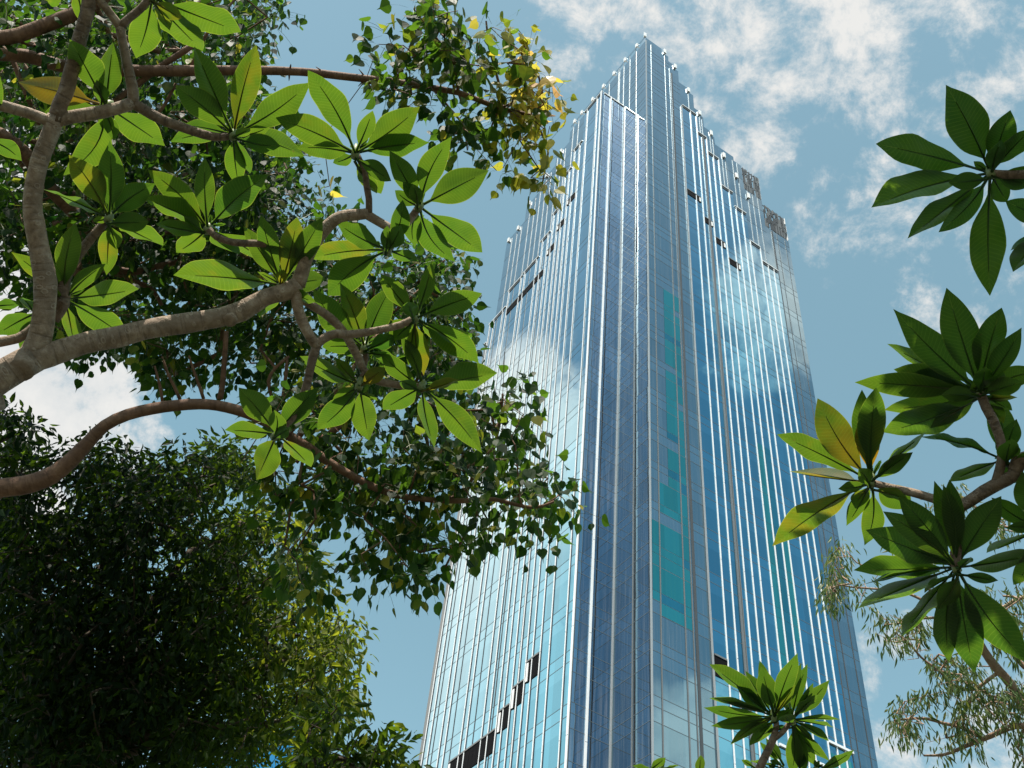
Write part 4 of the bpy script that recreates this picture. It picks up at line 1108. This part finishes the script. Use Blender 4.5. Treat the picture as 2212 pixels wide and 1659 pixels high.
# bare little twigs
bt = [at(x, y, 8.2) for x, y in ((860,1200),(868,1222),(855,1215),(520,1000),(530,985),(1090,760),(1085,1010))]
a5, l5, r5 = grow(nodes, bt, rr, .3, .02, .0028, .006); twigs_mesh(tw, a5, l5, r5, 4)
tw.build('twigs', M['fig_bark'], fg, smooth=True)
pt.build('leaf_stalks', M['plum_shoot'], fg)
yl.build('yellow_foliage', M['fig_yellow'], fg)['label'] = 'yellow and peach leaves at the outer end of the bough'

# ------------------------------------------------------------------ dense dark broadleaf tree at the lower left
dt = empty('broadleaf_tree', (0, 0, 0), 'dense dark broadleaf tree filling the lower left corner, sunlit yellow-green on its right side', 'tree')
rr = np.random.default_rng(33)
PD = [(-40,880),(15,900),(35,935),(62,965),(100,1012),(150,1015),(195,985),(235,985),(268,1005),(300,1028),(345,1020),(385,1005),(415,995),(470,978),(512,988),(540,1025),(575,1060),(625,1110),(650,1165),(668,1240),(688,1305),(735,1362),(740,1400),(752,1490),(735,1525),(690,1555),(660,1590),(640,1680),(-40,1680)]
TD = []
for x, y in sample(PD, 1500, rr, 0.40, 62, 7.0):
    TD.append(at(x, y, 12.2 + 4.6*rr.random()**1.0))
PDin = [(-40,1130),(60,1110),(200,1090),(400,1100),(520,1130),(580,1230),(600,1350),(600,1500),(560,1680),(-40,1680)]
for x, y in sample(PDin, 800, rr): TD.append(at(x, y, 13.2 + 4.5*rr.random()))
for i in range(len(PD)-3):                       # loose sprigs along the outline
    (xa, ya), (xb, yb) = PD[i], PD[i+1]
    for k in range(5):
        u = rr.random(); nx, ny = (yb-ya), -(xb-xa); ln = math.hypot(nx, ny)+1e-6
        o = rr.uniform(-6, 24)
        TD.append(at(xa+(xb-xa)*u+nx/ln*o, ya+(yb-ya)*u+ny/ln*o, rr.uniform(12.4, 15)))
ctr = at(150, 1500, 15.0)
tkn = [np.array([ctr[0], ctr[1], z]) for z in np.linspace(0, ctr[2]-1.5, 8)]
mb = MB()
q, r_ = spline([np.array([ctr[0]-.2, ctr[1], -.1]), np.array([ctr[0], ctr[1]+.1, 3]), np.array([ctr[0]+.1, ctr[1], ctr[2]-1.2])], [.42,.34,.24], .2); mb.tube(q, r_, 16, True, .06, 2)
mb.build('trunk', M['dark_bark'], dt, smooth=True)
hubs = [ctr-np.array([0,0,1.2])]
for x, y, d in ((60,1180,14.5),(230,1200,15),(420,1180,14.5),(560,1300,14.2),(640,1420,14),(540,1120,15),(330,1400,14),(150,1350,13.8),(480,1560,14),(620,1560,14)):
    Q, q = spline([hubs[0], hubs[0]*.5+at(x,y,d)*.5+np.array([0,0,.2]), at(x,y,d)], [.13,.08,.045], .2)
    b_ = MB(); b_.tube(Q, q, 10, True, .06, 3); b_.build('branch', M['dark_bark'], dt, smooth=True)
    hubs += list(Q[::2])
arr, lines, rad = grow(hubs, TD, rr, .7, .03, .0035, .04)
tw = MB(); twigs_mesh(tw, arr, lines, rad, 4); tw.build('twigs', M['dark_bark'], dt, smooth=True)
LT = (LENS_V, LENS_F, LENS_UV)
def sunlit_side_tint(O):  # sun on the right side of the crown, painted into the leaf tint
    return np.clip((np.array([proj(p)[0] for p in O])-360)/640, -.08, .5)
lv = MB(); add_leaves(lv, np.array(TD), 17, .28, .125, .42, LT, rr, .75, (.2,.15), .7, 0, None, sunlit_side_tint, .3)
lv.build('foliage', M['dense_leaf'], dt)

# ------------------------------------------------------------------ lighter small tree at the bottom
bt_ = empty('young_tree', (0, 0, 0), 'young tree with glossy yellow-green shoots at the bottom edge, left of the tower', 'tree')
rr = np.random.default_rng(44)
PB = [(640,1690),(655,1600),(672,1545),(700,1545),(716,1520),(735,1545),(745,1575),(770,1600),(790,1582),(815,1580),(830,1610),(860,1600),(880,1640),(900,1690)]
TB = [at(x, y, rr.uniform(9.6, 10.8)) for x, y in sample(PB, 70, rr)] + [at(x, y, 10) for x, y in ((705,1515),(716,1520),(728,1530),(700,1535),(805,1562),(846,1593),(872,1615),(778,1580))]
bb = at(770, 1690, 10.3)
mb = MB(); q, r_ = spline([(bb[0], bb[1], -.1), (bb[0]+.1, bb[1], 2.5), bb-np.array([0,0,.2])], [.12,.09,.05], .2); mb.tube(q, r_, 12, True, .05, 2)
mb.build('trunk', M['dark_bark'], bt_, smooth=True)
arr, lines, rad = grow([bb, bb-np.array([0,0,.3]), bb-np.array([0,0,.8])], TB, rr, .4, .02, .004, .03)
tw = MB(); twigs_mesh(tw, arr, lines, rad, 5); tw.build('twigs', M['dark_bark'], bt_, smooth=True)
lv = MB(); add_leaves(lv, np.array(TB), 9, .17, .135, .40, LT, rr, .35, (.48,.17), .9, 0, None, None, .6)
lv.build('foliage', M['dense_leaf'], bt_)

# ------------------------------------------------------------------ gum tree at the lower right
eu = empty('gum_tree', (0, 0, 0), 'airy gum tree with thin drooping grey-green leaves at the lower right', 'tree')
rr = np.random.default_rng(55)
DE = 15.0
EB = []
def eb(pts, radii, seed=0, n=8):
    Q, q = branch(eu, pts, DE, radii, 'euc_bark', seed=seed, n=n, bump=.04); EB.append(Q[::2]); return Q
er = at(2330, 1700, DE)
mb = MB(); q, r_ = spline([(er[0]+.3, er[1], -.1), (er[0]+.2, er[1], 4), er, at(2250,1560,DE)], [.30,.24,.15,.10], .2); mb.tube(q, r_, 14, True, .04, 2)
mb.build('trunk', M['euc_bark'], eu, smooth=True)
eb([(2250,1560),(2212,1528),(2195,1495),(2170,1462),(2150,1440),(2125,1405),(2095,1350),(2050,1300)], [11,10,9.5,9,9,8,6,4], 71, 10)
eb([(2280,1480),(2212,1440),(2180,1400),(2130,1365),(2090,1345)], [6,5,4.5,4,3], 72)
eb([(2260,1580),(2212,1568),(2180,1572),(2140,1590),(2090,1610),(2040,1630),(1995,1632)], [7,6.5,6,5.5,4.5,3,2], 73)
eb([(2120,1593),(2080,1572),(2040,1563),(2000,1552),(1960,1553),(1930,1556)], [4.5,4,3.5,3,2.5,1.5], 74)
eb([(2160,1450),(2100,1490),(2060,1480),(2030,1450),(1990,1420),(1960,1385),(1930,1365)], [4,3.5,3,2.6,2.2,1.8,1.2], 75)
eb([(2110,1375),(2050,1340),(2000,1335),(1950,1345),(1910,1350)], [4,3.2,2.6,2,1.5], 76)
eb([(2080,1345),(2020,1310),(1950,1278),(1890,1272),(1840,1268),(1810,1262)], [4,3.4,2.6,2.2,1.8,1.4], 77)
eb([(2050,1310),(1990,1260),(1940,1235),(1890,1230),(1850,1215),(1830,1190)], [3.4,2.8,2.2,1.8,1.4,1], 78)
eb([(2300,1300),(2212,1290),(2170,1310),(2120,1330)], [5,4,3.5,3], 79)
eb([(2300,1150),(2212,1145),(2150,1130),(2100,1090),(2060,1060)], [4,3,2.5,2,1.5], 80)
EP = [([(1795,1180),(1825,1172),(1838,1195),(1822,1240),(1812,1290),(1800,1335),(1785,1320),(1776,1280),(1785,1230)], 46, 3.0),
      ([(1880,1340),(1905,1322),(1960,1330),(2010,1325),(2020,1380),(1960,1385),(1925,1412),(1905,1415),(1895,1385)], 42, 0),
      ([(1940,1500),(1975,1492),(2010,1505),(2010,1560),(1970,1590),(1945,1600),(1920,1585),(1915,1550)], 40, 0),
      ([(2020,1450),(2070,1425),(2130,1440),(2190,1460),(2230,1440),(2230,1560),(2190,1570),(2130,1570),(2060,1575),(2035,1520)], 150, .3),
      ([(2000,1420),(2040,1400),(2080,1420),(2060,1450),(2010,1450)], 14, 0),
      ([(2000,1590),(2060,1580),(2120,1580),(2120,1630),(2040,1640),(1990,1625)], 24, .2), ([(2190,1580),(2230,1560),(2230,1680),(2195,1670)], 26, 0),
      ([(2080,1290),(2150,1270),(2230,1250),(2230,1440),(2170,1420),(2120,1380),(2070,1350)], 90, .35),
      ([(1960,1100),(2010,1060),(2080,1050),(2110,1090),(2060,1110),(2010,1120)], 16, 0), ([(1840,1255),(1870,1260),(1880,1300),(1850,1320)], 8, 0),
      ([(1920,1150),(1990,1180),(2060,1230),(2030,1260),(1960,1210)], 22, 0), ([(2120,1130),(2212,1110),(2212,1150),(2140,1170)], 18, 0)]
TE = []
for poly, n, gt in EP:
    for x, y in sample(poly, n, rr, gt if gt < 1 else 0, 40, 9.0): TE.append(at(x, y, rr.uniform(14.3, 15.8)))
arr, lines, rad = grow(np.concatenate(EB), TE, rr, .4, .06, .0032, .02)
tw = MB(); twigs_mesh(tw, arr, lines, rad, 4)
bare = [at(x, y, 15) for x, y in ((1985,1422),(1960,1425),(2010,1400),(1890,1250),(1860,1225),(1990,1590),(1975,1600))]
a5, l5, r5 = grow(np.concatenate(EB), bare, rr, .4, .03, .004, .01); twigs_mesh(tw, a5, l5, r5, 4)
tw.build('twigs', M['euc_bark'], eu, smooth=True)
BT = (BLADE_V, BLADE_F, BLADE_UV)
lv = MB(); add_leaves(lv, np.array(TE), 7, .18, .135, .20, BT, rr, 1.4, (.40,.2), .5, 0, None, None, 0)
lv.build('foliage', M['euc_leaf'], eu)
